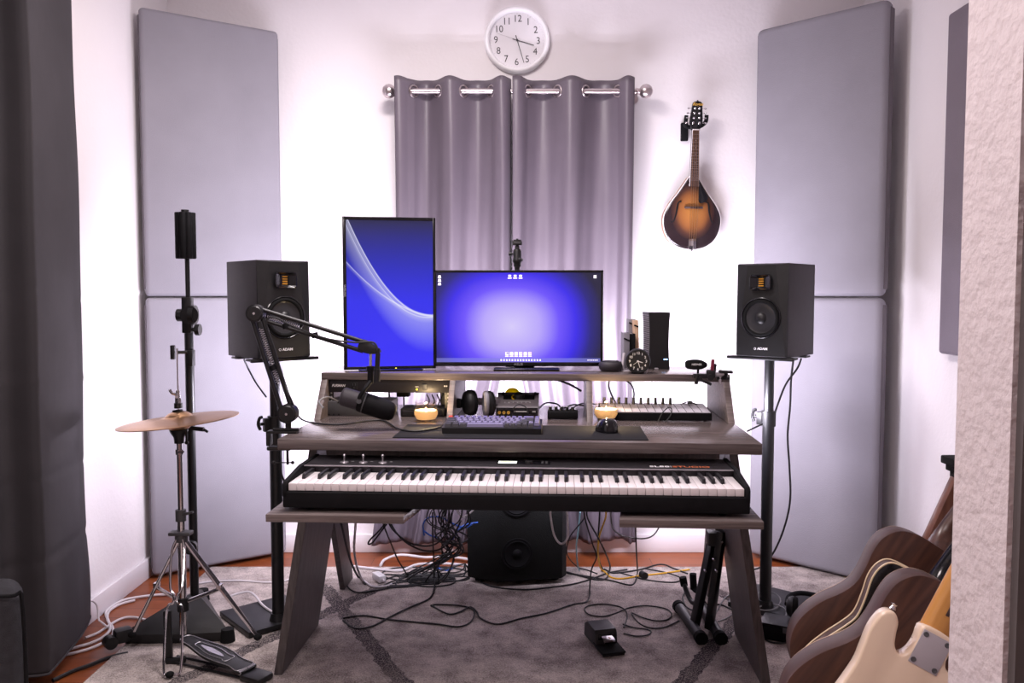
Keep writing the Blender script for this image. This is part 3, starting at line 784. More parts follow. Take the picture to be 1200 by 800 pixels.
text('SL88', 0.0265, M['print'], kb, lt @ Matrix.Translation((0.034, 0, 0)), 'logo_lettering', sx=1.12, offset=0.0003, align='RIGHT')
MB().box((0.405+0.0375, 0.034, 0.0954), (0.0014, 0.022, 0.0004)).build('logo_bar', M['print'], kb)
text('STUDIO', 0.0265, M['print_o'], kb, lt @ Matrix.Translation((0.042, 0, 0)), 'logo_lettering', sx=1.12, offset=0.0003, align='LEFT')

# ------------------------------------------------------------------ desk mat, computer keyboard, mouse
def deskT(px, py, z=DZ, rz=0.0):
    p = onz(px, py, z); return Matrix.Translation((p.x, p.y, z)) @ Matrix.Rotation(DYAW+rz, 4, 'Z')
A, B, C_, D_ = [DM.inverted() @ onz(px, py, DZ) for px, py in ((459, 513), (764, 516.5), (744, 500), (481, 498))]
x0, x1 = (A.x+D_.x)/2-0.004, (B.x+C_.x)/2+0.004; y0, y1 = max((A.y+B.y)/2, -0.362), (C_.y+D_.y)/2
dm = MB().box(((x0+x1)/2, (y0+y1)/2, DZ+0.0015), (x1-x0, y1-y0, 0.003), bev=0.0012)
for i, v in enumerate(dm.v): dm.v[i] = DM @ v
dmo = dm.build('desk_mat', M['mat'], origin=dw((x0+x1)/2, (y0+y1)/2, DZ))
tag(dmo, 'dark charcoal cloth desk mat under the keyboard and mouse', 'desk mat')
MZ = DZ+0.003
pk = thing('computer_keyboard', 'compact black computer keyboard with lavender keycaps on the desk mat', 'keyboard', T=deskT(576, 508.5, MZ))
KW = 0.308
MB().prism([(0, 0.0), (0.112, 0.0), (0.112, 0.030), (0.10, 0.033), (0.0, 0.018)], -KW/2, KW/2, Matrix(((0, 0, 1, 0), (1, 0, 0, 0), (0, 1, 0, 0), (0, 0, 0, 1))), bev=0.0015).build('case', M['black'], pk)
rows = [[1]*13+[2, 1], [1.5]+[1]*12+[1.5, 1], [1.75]+[1]*11+[2.25, 1], [2.25]+[1]*10+[1.75, 1, 1], [1.25, 1.25, 1.25, 6.25, 1, 1, 1, 1, 1]]
U = (KW-0.012)/16
cache = {}
TS = Matrix.Rotation(math.atan2(0.015, 0.112), 4, 'X')
for ri, row in enumerate(rows):
    x = -KW/2+0.006
    for ci, w in enumerate(row):
        col = M['key_l']
        if ri == 0: col = M['key_m']
        if ri == 0 and ci == 0: col = M['red']
        elif (ci == 0 and ri > 0) or (ri == 4 and w != 6.25) or (ri in (1, 2, 3) and w > 1.2): col = M['key_d']
        key = (w, col.name)
        if key not in cache:
            hw_, hd_ = w*U/2-0.0007, 0.0088
            b = MB(); z0, z1 = 0, 0.009
            vs = [(sx*hw_, sy*hd_, z0) for sx, sy in ((-1, -1), (1, -1), (1, 1), (-1, 1))]+[(sx*(hw_-0.0025), sy*(hd_-0.002)+0.001, z1) for sx, sy in ((-1, -1), (1, -1), (1, 1), (-1, 1))]
            b.add(vs, [(0, 1, 5, 4), (1, 2, 6, 5), (2, 3, 7, 6), (3, 0, 4, 7), (4, 5, 6, 7), (3, 2, 1, 0)])
            cache[key] = b.build('keycap', col, pk); o = cache[key]
        else:
            o = cache[key].copy(); COL.objects.link(o); o.parent = pk
        o.location = TS @ Vector((x+w*U/2, 0.100-ri*0.0195, 0.0185)); o.rotation_euler = (math.atan2(0.015, 0.112), 0, 0)
        x += w*U
ms = thing('computer_mouse', 'black ergonomic computer mouse in front of the right candle', 'mouse', T=deskT(715, 508, MZ, R(6)))
def mouse_fn(u, v):
    a = 2*PI*u; r = 1-v
    rx_, ry_ = 0.031, 0.055
    x = rx_*math.cos(a)*math.sin(min(1, v*1.0+0.0)*0+1.57)*(1 if v < .999 else 1)
    return (0, 0, 0)
mm = MB()
nu, nv = 40, 14
vs, fs = [], []
for j in range(nv+1):
    t = j/nv*PI/2
    for i in range(nu):
        a = 2*PI*i/nu
        cx_, sy_ = math.cos(a), math.sin(a)
        sup = (abs(cx_)**2.6+abs(sy_)**2.6)**(-1/2.6)
        x = 0.031*cx_*sup*math.cos(t)**0.55; y = 0.052*sy_*sup*math.cos(t)**0.55
        if cx_ < 0: x *= 1+0.38*max(0, 1-t*1.25)*max(0, 0.75-abs(sy_))     # thumb rest
        z = 0.039*math.sin(t)**0.8*(1-0.30*(y/0.052)-0.18*(y/0.052)**2)
        vs.append((x, y+0.05, z+0.001))
for j in range(nv):
    for i in range(nu): fs.append((j*nu+i, j*nu+(i+1) % nu, (j+1)*nu+(i+1) % nu, (j+1)*nu+i))
fs.append(tuple(range(nu-1, -1, -1))); fs.append(tuple(nv*nu+i for i in range(nu)))
mm.add(vs, fs).build('shell', M['black_g'], ms, sharp=60)
MB().cyl((-0.003, 0.088, 0.018), (0.003, 0.088, 0.018), 0.011, seg=20).build('scroll_wheel', M['grey_d'], ms)
MB().sphere((-0.030, 0.058, 0.016), 0.008, sc=(0.6, 1.4, 0.5)).build('side_button', M['grey'], ms)

# ------------------------------------------------------------------ candles
def candle(label, px, py):
    T = deskT(px, py); T = T @ Matrix.Translation((0, 0.041, 0)) @ Matrix.Scale(1.13, 4)
    c = thing('jar_candle', label, 'candle', T=T, group='lit jar candles')
    MB().lathe([(0, 0.0008), (0.024, 0.0008), (0.031, 0.006), (0.0375, 0.020), (0.0385, 0.034), (0.034, 0.048), (0.0325, 0.054), (0.0345, 0.060), (0.0345, 0.061), (0.0325, 0.061), (0.0305, 0.054), (0.032, 0.048), (0.0365, 0.034), (0.0355, 0.020), (0.029, 0.008), (0, 0.004)], 40).build('glass_jar', M['glass'], c, sharp=60)
    MB().lathe([(0, 0.0048), (0.028, 0.0088), (0.0346, 0.020), (0.0350, 0.030), (0.0335, 0.0335), (0.0315, 0.035), (0.029, 0.032), (0.0285, 0.025), (0.024, 0.018), (0, 0.0155)], 36).build('wax', M['wax'], c, sharp=60)
    MB().cyl((0, 0, 0.017), (0.0005, 0, 0.0245), 0.0009, seg=6).build('wick', M['ink'], c)
    MB().lathe([(0, 0.023), (0.0028, 0.0245), (0.0040, 0.029), (0.0024, 0.036), (0, 0.043)], 14).build('flame', M['flame'], c, sharp=80)
    l = bpy.data.lights.new('candle_light', 'POINT'); l.energy = 1.9; l.color = (1, 0.74, 0.42); l.shadow_soft_size = 0.006
    lo = bpy.data.objects.new('candle_light', l); COL.objects.link(lo); lo.location = T @ Vector((0, 0, 0.046))
candle('lit candle in a round glass jar left of the computer keyboard', 497, 496)
candle('lit candle in a round glass jar behind the computer mouse', 711, 494.5)

# ------------------------------------------------------------------ monitors
def monitor(name, label, cx, w, h, z0, Y, yaw, smat, bez, rot_text=None):
    p = at(cx, 420, Y)
    m = thing(name, label, 'monitor', (p.x, Y, SZ), (0, 0, yaw))
    zc = z0+h/2-SZ
    MB().box((0, 0.018, zc), (w, 0.030, h), bev=0.004).build('housing', M['black'], m)
    MB().box((0, 0.04, zc), (w*0.62, 0.03, h*0.55), bev=0.012).build('rear_cover', M['black_m'], m)
    bl, br, bb, btp = bez
    fr = MB()
    fr.box((-w/2+bl/2, 0.002, zc), (bl, 0.005, h), bev=0.0012); fr.box((w/2-br/2, 0.002, zc), (br, 0.005, h), bev=0.0012)
    fr.box((0, 0.002, z0-SZ+bb/2), (w, 0.005, bb), bev=0.0012); fr.box((0, 0.002, z0-SZ+h-btp/2), (w, 0.005, btp), bev=0.0012)
    fr.build('bezel', M['black_g'], m)
    sw, sh = w-bl-br, h-bb-btp; sx, sz = (bl-br)/2, z0-SZ+bb+sh/2
    s = MB().box((sx, 0.0025, sz), (sw, 0.002, sh)); so = s.build('screen', smat, m)
    return m, so, sw, sh, sx, sz
m, so, sw, sh, sx, sz = monitor('computer_monitor', 'wide landscape monitor with blue desktop in the middle of the shelf', 607.5, 0.620, 0.352, 0.983, 3.05, R(-0.6), M['screen_wide'], (0.009, 0.009, 0.015, 0.009))
MB().box((0.03, 0.02, 0.0045), (0.24, 0.16, 0.008), bev=0.004).build('stand_base', M['black_g'], m)
MB().box((0.03, 0.075, 0.09), (0.06, 0.025, 0.17), bev=0.006).build('stand_neck', M['black'], m)
def icons(parent, rects, mm_, nm='desktop_icon'):
    for x, z, w, h in rects: MB().box((sx-sw/2+x*sw, 0.0012, sz-sh/2+z*sh), (w, 0.0006, h)).build(nm, mm_, parent)
rnd = random.Random(4)
I = []
for z in (0.955, 0.915, 0.875): I += [(0.020, z+0.006, 0.009, 0.006), (0.020, z-0.010, 0.012, 0.003)]
for k in range(3): I += [(0.447+0.033*k, 0.965, 0.010, 0.007), (0.447+0.033*k, 0.940, 0.014, 0.004)]
I += [(0.965, 0.955, 0.010, 0.011)]
for k in range(6): I += [(0.43+0.028*k, 0.095, 0.012, 0.012), (0.43+0.028*k, 0.066, 0.013, 0.003)]
for k in range(15): I += [(0.395+0.017*k, 0.023, 0.005, 0.006)]
for k in range(6): I += [(0.925+0.011*k, 0.023, 0.004, 0.003)]
icons(so, I, M['icon_w'])
icons(so, [(0.517, 0.099, 0.007, 0.006), (0.573, 0.099, 0.008, 0.007)], M['icon_r'], 'desktop_icon')
icons(so, [(0.431, 0.100, 0.009, 0.006)], emit('screen_icon_navy', (0.05, 0.04, 0.2), 0.4), 'desktop_icon')
text('ASUS', 0.012, M['print_dim'], m, face_T(0.0, -0.0011, 0.983-SZ+0.0075), 'maker_lettering', sx=1.2)
m2, so2, _, _, _, _ = monitor('computer_monitor', 'tall portrait monitor with blue wallpaper at the left of the shelf', 457.5, 0.334, 0.552, 0.974, 3.03, R(11.5), M['screen_tall'], (0.013, 0.010, 0.011, 0.012))
MB().box((0.0, 0.03, 0.0035), (0.23, 0.15, 0.006), bev=0.003).build('stand_base', M['black_g'], m2)
MB().box((0.0, 0.075, 0.13), (0.06, 0.025, 0.26), bev=0.006).build('stand_neck', M['black'], m2)
text('SAMSUNG', 0.0095, M['print_dim'], m2, Matrix.Translation((-0.334/2+0.0065, -0.0012, 0.29)) @ Matrix.Rotation(PI/2, 4, 'Y') @ Matrix.Rotation(PI/2, 4, 'X'), 'maker_lettering')
MB().box((0.02, -0.0012, 0.008), (0.005, 0.0008, 0.002)).build('power_light', M['led_y'], m2)

# ball head on a pole behind the wide monitor
p = at(606, 430, 3.135)
bh_ = thing('ball_head', 'black camera ball head on a pole rising behind the wide monitor', 'camera mount', (p.x, 3.135, SZ))
b = MB().box((0, 0, 0.006), (0.09, 0.07, 0.012), bev=0.003); b.build('clamp_foot', M['black_metal'], bh_)
MB().cyl((0, 0, 0.01), (0, 0, 0.385), 0.0105, seg=16).build('pole', M['black_metal'], bh_)
MB().lathe([(0, 0.380), (0.014, 0.380), (0.014, 0.392), (0.017, 0.397), (0.018, 0.405), (0.0155, 0.412), (0.0155, 0.438), (0.012, 0.446), (0, 0.448)], 24).build('ball_housing', M['black'], bh_)
b = MB().cyl((-0.014, 0, 0.428), (-0.022, 0, 0.428), 0.004, seg=10); b.cyl((-0.022, 0, 0.428), (-0.032, 0, 0.428), 0.0075, seg=14); b.build('locking_knob', M['black_metal'], bh_)
b = MB().cyl((0.014, 0.0, 0.408), (0.021, 0.0, 0.404), 0.005, seg=10); b.cyl((0.008, -0.014, 0.41), (0.008, -0.02, 0.41), 0.004, seg=10); b.build('pan_screw', M['grey_d'], bh_)
MB().sphere((0, 0, 0.452), 0.0095).build('ball', M['grey_d'], bh_)
b = MB().box((0, 0, 0.468), (0.036, 0.036, 0.015), bev=0.002); b.box((0, 0, 0.478), (0.030, 0.036, 0.005), bev=0.001); b.cyl((0, 0, 0.48), (0, 0, 0.485), 0.0045, seg=10)
b.box((0, -0.0185, 0.468), (0.026, 0.002, 0.004), mi=1); b.build('plate_clamp', [M['black'], M['grey_d']], bh_)

# ------------------------------------------------------------------ small things on the hutch shelf
p = onz(717, 436, SZ)
sp = thing('smart_speaker', 'small round black puck speaker beside the wide monitor', 'speaker', (p.x, p.y+0.042, SZ))
MB().lathe([(0, 0), (0.030, 0), (0.039, 0.006), (0.0425, 0.016), (0.0425, 0.024), (0.039, 0.033), (0.030, 0.0375), (0, 0.0385)], 36).build('body', M['charcoal'], sp, sharp=60)
MB().lathe([(0.036, 0.0352), (0.033, 0.0375), (0.031, 0.0378)], 36).build('light_ring', M['black_g'], sp)
# upright notebooks
def notebook(label, px0, px1, ytop, Y, mats, lean=0, strap=None, dz=0.0):
    a, b = at(px0, 436, Y), at(px1, 436, Y)
    w = b.x-a.x; h = at(px0, ytop, Y).z-SZ
    o = thing('notebook', label, 'notebook', ((a.x+b.x)/2, Y, SZ), (0, R(lean), R(0)), group='notebooks standing on the shelf')
    dp = 0.085
    MB().box((0, dp/2, h/2), (w-0.003, dp-0.004, h-0.003), bev=0.0006).build('page_block', M['silver_paint'], o)
    for sx_, mm_ in ((-1, mats[0]), (1, mats[1])):
        MB().box((sx_*(w/2-0.0012), dp/2, h/2), (0.0028, dp, h), bev=0.0008).build('cover', mm_, o)
    MB().box((0, 0.001, h/2), (w, 0.0025, h), bev=0.0008).build('spine', mats[2], o)
    if strap:
        MB().box((0, -0.001, h*strap), (w+0.003, 0.002, 0.006), rot=(0, R(24), 0)).build('elastic_strap', M['black_m'], o)
    return o
notebook('grey notebook standing lowest and leftmost behind the alarm clock', 731, 737.5, 390, 3.045, (M['grey'], M['black_m'], M['grey']), 0, 0.82)
notebook('black notebook standing between the grey one and the tall one', 738.0, 744.2, 391, 3.052, (M['black_m'], M['black_m'], M['black_m']), 0)
notebook('tall slate grey notebook standing behind the alarm clock', 736.8, 744.6, 374, 3.145, (M['grey'], M['grey_d'], M['grey']), 0, 0.9)
notebook('pale tan notebook with dark elastic beside the tall grey notebook', 745.6, 750.2, 375, 3.09, (M['tan'], M['tan'], M['tan']), -3, 0.88)
p = at(731, 436, 3.0)
cd = thing('phone_stand', 'small curved grey stand left of the notebooks', 'stand', (p.x, 3.005, SZ))
MB().tube([(0.012, 0.02, 0.003), (0.0, 0.0, 0.004), (-0.004, 0, 0.02), (0.001, 0.012, 0.05), (0.004, 0.02, 0.062)], 0.006, seg=10).build('arm', M['silver_paint'], cd)
MB().lathe([(0, 0), (0.026, 0), (0.026, 0.003), (0.022, 0.004), (0, 0.004)], 24, Matrix.Translation((0.012, -0.006, 0))).build('base', M['silver_paint'], cd)
# alarm clock
p = onz(749, 438.5, SZ)
ac = thing('alarm_clock', 'small round black alarm clock with white numerals on the shelf', 'clock', (p.x, p.y+0.03, SZ), (0, 0, R(-8)))
CZ = 0.0445
MB().lathe([(0, 0.034), (0.040, 0.034), (0.0425, 0.031), (0.043, 0.02), (0.043, -0.016), (0.041, -0.0215), (0.0385, -0.022), (0.0375, -0.019), (0, -0.019)], 44, Matrix.Translation((0, 0.0, CZ)) @ Matrix.Rotation(-PI/2, 4, 'X')).build('case', M['black'], ac)
MB().box((0, 0.006, 0.005), (0.045, 0.04, 0.010), bev=0.002).build('foot', M['black'], ac)
for h in range(1, 13):
    nm = MB(); a = 2*PI*h/12
    text(str(h), 0.0125, None, None, face_T(0.0285*math.sin(a), -0.0196, CZ+0.0285*math.cos(a)), mb=nm, offset=0.0002)
    nm.build('numeral', M['print'], ac)
for nme, ang, l, w in (('hour_hand', 105, 0.017, 0.0015), ('minute_hand', 163, 0.024, 0.0011), ('alarm_hand', 232, 0.021, 0.0006)):
    MB().prism([(-w, -0.004), (w, -0.004), (w*0.7, l), (-w*0.7, l)], 0.0205, 0.0212, Matrix.Translation((0, 0, CZ)) @ Matrix.Rotation(R(ang), 4, 'Y') @ AX_Y).build(nme, M['print'], ac)
# external drive tower
p = at(771, 436, 3.07)
hd_ = thing('external_drive', 'black external drive tower with concave sides and a blue light', 'hard drive', (p.x+0.004, 3.07, SZ), (0, 0, R(2)))
H = at(771, 366, 3.07).z-SZ
pr = []
for k in range(13):
    t = k/12; pr.append((0.0355+0.0045*(2*t-1)**2, H*t))
vs, fs = [], []
for sgn_y in (0, 0.125):
    for xx, z in pr: vs.append((-xx, sgn_y, z))
    for xx, z in pr: vs.append((xx, sgn_y, z))
n = 13
for k in range(n-1):
    fs.append((k, n+k, n+k+1, k+1)); fs.append((2*n+k, 2*n+k+1, 3*n+k+1, 3*n+k))
    fs.append((k, k+1, 2*n+k+1, 2*n+k)); fs.append((n+k, 3*n+k, 3*n+k+1, n+k+1))
fs += [(0, 2*n, 3*n, n), (n-1, 2*n-1, 4*n-1, 3*n-1)]
MB().add(vs, fs).build('shell', M['black'], hd_, sharp=30)
pf = MB()
for k in range(26):
    for j in range(10): 
        z = H*(0.05+0.9*k/25); xx = 0.0355+0.0045*(2*z/H-1)**2
        pf.box((-xx-0.0004, 0.010+j*0.0115, z), (0.0008, 0.005, 0.003))
pf.build('side_grille', M['silver_paint'], hd_)
MB().box((0.024, -0.0006, H*0.175), (0.014, 0.0012, 0.0032), bev=0.0004).build('status_light', M['led_b'], hd_)
MB().box((-0.012, -0.010, 0.003), (0.012, 0.018, 0.005), bev=0.001).build('cable_plug', M['silver_paint'], hd_)

# gadgets clamped to the right end of the shelf
p = at(816, 427, 2.835)
cl = thing('clip_light', 'black oval clip light with white lettering at the right shelf end', 'lamp', (p.x, 2.835, p.z), (0, 0, R(-6)))
el = smooth2d([(-0.036, -0.010), (-0.036, 0.010), (-0.018, 0.0165), (0.012, 0.0165), (0.032, 0.008), (0.036, 0.0), (0.032, -0.008), (0.012, -0.016), (-0.018, -0.016)], 4)
MB().prism(el, -0.009, 0.012, AX_Y, bev=0.003).build('head', M['black_m'], cl)
text('NEEWER', 0.0085, M['print'], cl, face_T(0.0, -0.0124, 0.001, tilt=PI/2), 'lettering', offset=0.0002)
MB().cyl((0.006, 0, -0.014), (0.006, 0, -0.030), 0.0042, seg=10).build('stem', M['black_m'], cl)
b = MB().box((0.014, -0.006, -0.038), (0.048, 0.026, 0.016), bev=0.003); b.box((0.030, -0.008, -0.058), (0.044, 0.022, 0.010), bev=0.003, rot=(0, R(24), 0)); b.cyl((0.002, -0.014, -0.032), (-0.002, -0.014, -0.066), 0.007, seg=12); b.cyl((0.012, -0.022, -0.046), (0.012, -0.008, -0.046), 0.007, seg=12)
b.build('clamp_jaw', M['black_metal'], cl)
p = at(834, 436, 2.832)
sc2 = thing('spring_clamp', 'small black clamp with a dark red lever beside the clip light', 'clamp', T=Matrix.Translation((p.x-0.002, 2.826, p.z)) @ Matrix.Rotation(R(-5), 4, 'Z') @ Matrix.Scale(1.3, 4))
b = MB().box((-0.002, 0, -0.004), (0.022, 0.024, 0.022), bev=0.004); b.cyl((-0.004, -0.014, -0.012), (-0.004, 0.016, -0.012), 0.0085, seg=14); b.build('body', M['black_metal'], sc2)
MB().box((0.001, -0.006, 0.012), (0.0085, 0.009, 0.046), bev=0.002, rot=(0, R(4), 0)).build('lever', mat('dark_red_lever', (0.16, 0.012, 0.035), 0.4), sc2)
MB().box((0.0075, -0.0, 0.006), (0.007, 0.010, 0.034), bev=0.002, rot=(0, R(8), 0)).build('jaw', M['black'], sc2)
b = MB().cyl((0.010, 0, -0.006), (0.032, 0.0, -0.004), 0.006, seg=12); b.cyl((0.024, 0, 0.008), (0.0215, 0.0, -0.030), 0.0035, seg=8); b.build('thumb_screw', M['silver_paint'], sc2)
p = at(849, 441, 2.83)
b3 = thing('mini_tripod_head', 'tiny black T shaped mount on the corner of the hutch shelf', 'camera mount', T=Matrix.Translation((p.x, 2.824, p.z+0.004)) @ Matrix.Rotation(R(-5), 4, 'Z') @ Matrix.Scale(1.15, 4))
MB().box((0.002, 0, 0.011), (0.040, 0.022, 0.008), bev=0.002, rot=(0, R(3), 0)).build('plate', M['black'], b3)
MB().cyl((0, 0, 0.008), (-0.003, 0, -0.010), 0.009, 0.0075, seg=14).build('ball_joint', M['black_m'], b3)
b = MB().cyl((-0.024, 0, -0.008), (0.014, 0, -0.008), 0.0055, seg=10); b.build('cross_bar', M['black_metal'], b3)

# ------------------------------------------------------------------ rack gear in the left bay
def rackunit(name, label, cat, x0, x1, z0, z1, dep, m, y=0.118):
    o = thing(name, label, cat, T=DM @ Matrix.Translation(((x0+x1)/2, y, z0)))
    MB().box((0, dep/2+0.004, (z1-z0)/2), (x1-x0-0.01, dep, z1-z0-0.002), bev=0.001).build('chassis', M['black_metal'], o)
    MB().box((0, 0.0, (z1-z0)/2), (x1-x0, 0.004, z1-z0), bev=0.001).build('front_panel', m, o)
    return o
pc = rackunit('power_conditioner', 'black rack power conditioner directly under the hutch shelf', 'rack unit', -0.690, -0.262, 0.899, 0.9435, 0.18, mat('rack_panel', (0.016, 0.014, 0.017), 0.4, 0.2, var=0.1), y=0.116)
text('FURMAN', 0.0125, M['print'], pc, face_T(-0.182, -0.0024, 0.0235), 'maker_lettering', shear=0.3, offset=0.0004, sx=0.95)
b = MB().box((-0.125, -0.003, 0.024), (0.026, 0.003, 0.026), bev=0.001)
for dx in (-0.005, 0.005): b.box((-0.125+dx, -0.0048, 0.028), (0.0018, 0.0006, 0.007), mi=1)
b.cyl((-0.125, -0.0046, 0.016), (-0.125, -0.0051, 0.016), 0.0022, seg=8, mi=1); b.build('front_outlet', [M['black'], M['grey_d']], pc)
MB().box((0.10, -0.003, 0.012), (0.0055, 0.002, 0.0055), bev=0.001).build('status_light', M['led_y'], pc)
MB().box((0.10, -0.0026, 0.021), (0.011, 0.0006, 0.003)).build('lettering', M['print_dim'], pc)
MB().box((0.128, -0.004, 0.020), (0.016, 0.006, 0.022), bev=0.0015, rot=(R(10), 0, 0)).build('power_switch', M['grey_d'], pc)
for dx in (0.199, 0.206): MB().cyl((dx, -0.002, 0.024), (dx, -0.004, 0.024), 0.0028, seg=10).build('rack_screw', M['silver'], pc)
def boxdev(name, label, cat, px0, px1, py0, Y_, h, dep, m, extra=None, z=DZ, group=None):
    a, b = onz(px0, py0, z), onz(px1, py0, z)
    o = thing(name, label, cat, T=Matrix.Translation(((a.x+b.x)/2, (a.y+b.y)/2, z)) @ Matrix.Rotation(DYAW, 4, 'Z'), group=group)
    w = (b-a).length
    MB().box((0, dep/2, h/2), (w, dep, h), bev=0.003).build('housing', m, o)
    return o, w
o, w = boxdev('audio_interface', 'plain dark grey box on the desktop behind the microphone', 'audio device', 379, 458, 487.5, 0, 0.052, 0.14, M['grey_d'])
b = MB()
for k in range(3): b.cyl((-w*0.42+k*0.018, -0.0005, 0.006), (-w*0.42+k*0.018, -0.004, 0.006), 0.0035, seg=10)
b.build('front_jacks', M['black_metal'], o)
MB().box((0, 0.003, 0.051), (w*0.96, 0.003, 0.002)).build('top_lip', M['grey'], o)
o, w = boxdev('audio_interface', 'low black box on the desktop behind the left candle', 'audio device', 469, 521, 488.5, 0, 0.030, 0.10, M['black_m'])
MB().box((0, -0.0008, 0.015), (w*0.9, 0.0015, 0.022), bev=0.0004).build('front_panel', M['black_g'], o)
for k in range(2): MB().cyl((w*0.2+k*0.02, -0.001, 0.015), (w*0.2+k*0.02, -0.007, 0.015), 0.0045, seg=12).build('knob', M['grey_d'], o)
for px, wd, ht, lb in ((452.5, 0.034, 0.030, 'small black plug adapter hanging under the power conditioner, left of two'), (470, 0.048, 0.046, 'larger black plug adapter hanging under the power conditioner, right of two')):
    p = DM.inverted() @ at(px, 462, 3.10)
    ad = thing('power_adapter', lb, 'power adapter', T=DM @ Matrix.Translation((p.x, 0.325, 0.905)))
    MB().box((0, 0, -ht/2), (wd, 0.04, ht), bev=0.004).build('housing', M['black_m'], ad)
    MB().box((0, -0.008, 0.004), (wd*0.7, 0.03, 0.018), bev=0.002).build('plug', M['black'], ad)
    MB().tube([(0, 0, -ht+0.002), (0.001, 0.0, -ht-0.018), (0.0, 0.005, 0.820-0.905+0.002)], 0.0032, seg=8).build('cord', M['cord_b'], ad)
p = onz(505, 487, DZ)
sb = thing('wall_transformer', 'grey slab leaning upright behind the left candle', 'power adapter', T=DM @ Matrix.Translation((-0.300, 0.30, DZ)))
MB().box((0, 0, 0.0445), (0.036, 0.03, 0.089), bev=0.003).build('housing', M['grey_d'], sb)
MB().tube([(0.0, -0.016, 0.07), (-0.02, -0.03, 0.03), (-0.028, -0.03, 0.006), (0, -0.03, 0.004), (0.02, -0.03, 0.02)], 0.002, seg=6).build('cord', M['cord_b'], sb)

# headphones lying behind the computer keyboard
T = deskT(556, 489.5) @ Matrix.Translation((0, 0.045, 0)) @ Matrix.Rotation(R(-12), 4, 'Z')
hp = thing('headphones', 'black headphones standing on their ear cups behind the computer keyboard', 'headphones', T=T)
def cup(cx, ang, parent, pad=None):
    Tc = Matrix.Translation((cx, 0, 0.0465)) @ Matrix.Rotation(ang, 4, 'Z') @ Matrix.Rotation(PI/2, 4, 'Y') @ Matrix.Diagonal((1.0, 0.86, 1, 1))
    c_ = MB().lathe([(0, -0.020), (0.026, -0.019), (0.040, -0.013), (0.0455, -0.002), (0.0455, 0.006), (0, 0.006)], 36, Tc).build('ear_cup', M['black'], parent, sharp=50)
    MB().lathe([(0.024, 0.006), (0.043, 0.006), (0.046, 0.011), (0.044, 0.020), (0.036, 0.0235), (0.026, 0.020), (0.022, 0.010)], 36, Tc).build('ear_pad', pad or M['black_m'], c_, sharp=60)
    return c_
cup(-0.026, R(42), hp)
cup(0.052, R(180+24), hp, M['grey'])
bd_ = MB()
P = smooth_path([Vector(p) for p in ((-0.040, 0.010, 0.060), (-0.050, 0.05, 0.046), (-0.035, 0.09, 0.040), (0.01, 0.108, 0.038), (0.055, 0.09, 0.040), (0.074, 0.05, 0.046), (0.068, 0.010, 0.058))], 6)
vs, fs = [], []
for i, p in enumerate(P):
    for dz_ in (-0.013, 0.013): vs.append((p.x, p.y, p.z+dz_))
for i in range(len(P)-1): fs.append((2*i, 2*i+2, 2*i+3, 2*i+1))
bd_.add(vs, fs).build('headband', M['silver_paint'], hp, solid=0.008, sharp=60)
MB().box((-0.062, -0.004, 0.044), (0.022, 0.018, 0.034), bev=0.005).build('hinge', M['black_m'], hp)
# monitor controller (wedge), yellow disc, small knob box
T = deskT(605.5, 489.5) @ Matrix.Translation((0, 0.02, 0))
mc = thing('monitor_controller', 'silver wedge shaped audio controller with a black top and knob', 'audio device', T=T)
W_ = 0.150
TX = Matrix(((0, 0, 1, 0), (1, 0, 0, 0), (0, 1, 0, 0), (0, 0, 0, 1)))
MB().prism([(0, 0.002), (0, 0.034), (0.012, 0.0375), (0.105, 0.070), (0.115, 0.070), (0.115, 0.002)], -W_/2, W_/2, TX, bev=0.0012).build('chassis', M['silver_paint'], mc)
MB().box((0, -0.001, 0.018), (W_-0.004, 0.003, 0.030), bev=0.0008).build('front_panel', M['black_g'], mc)
sl = math.atan2(0.0325, 0.093)
TS2 = Matrix.Translation((0, 0.012, 0.0375)) @ Matrix.Rotation(sl, 4, 'X')
MB().box((0, 0, 0), (0.112, 0.040, 0.0016), T=TS2 @ Matrix.Translation((0.004, 0.070, 0.0012))).build('top_plate', M['black_g'], mc)
MB().box((0, 0, 0), (W_, 0.02, 0.0016), T=TS2 @ Matrix.Translation((0.0, 0.094, 0.0016))).build('rear_strip', mat('brown_grey_strip', (0.05, 0.035, 0.04), 0.5), mc)
kn = MB().lathe([(0, 0), (0.019, 0), (0.018, 0.012), (0.015, 0.0145), (0, 0.015)], 30, TS2 @ Matrix.Translation((0.004, 0.066, 0.002))); kn.build('volume_knob', M['black'], mc)
MB().tube([TS2 @ Vector((0.004-0.026*math.cos(a), 0.066-0.026*math.sin(a), 0.0025)) for a in [R(-35+i*10) for i in range(9)]], 0.0025, seg=6, spline=False).build('level_arc', M['yellow'], mc)
for x in (-0.055, 0.062): MB().cyl(TS2 @ Vector((x, 0.088, 0.0)), TS2 @ Vector((x, 0.088, 0.010)), 0.0055, seg=12).build('knob', M['black'], mc)
bt = MB()
for k in range(7): bt.cyl(TS2 @ Vector((-0.045+k*0.015, 0.026, 0)), TS2 @ Vector((-0.045+k*0.015, 0.026, 0.0025)), 0.0024, seg=8)
bt.box((0, 0, 0), (0.07, 0.0022, 0.0006), T=TS2 @ Matrix.Translation((0.01, 0.034, 0.0006)))
bt.build('buttons', M['print'], mc)
b = MB()
for k in range(3): b.lathe([(0, 0), (0.0055, 0), (0.0055, 0.003), (0.003, 0.003), (0.003, 0.001), (0, 0.001)], 14, Matrix.Translation((-0.062+k*0.016, -0.0025, 0.016)) @ AX_Y)
b.build('front_jacks', M['gold'], mc)
b = MB().box((0.012, -0.003, 0.020), (0.045, 0.0008, 0.004)); b.box((0.06, -0.003, 0.020), (0.012, 0.0008, 0.004)); b.build('lettering', M['print_dim'], mc)
p = onz(598, 484, DZ)
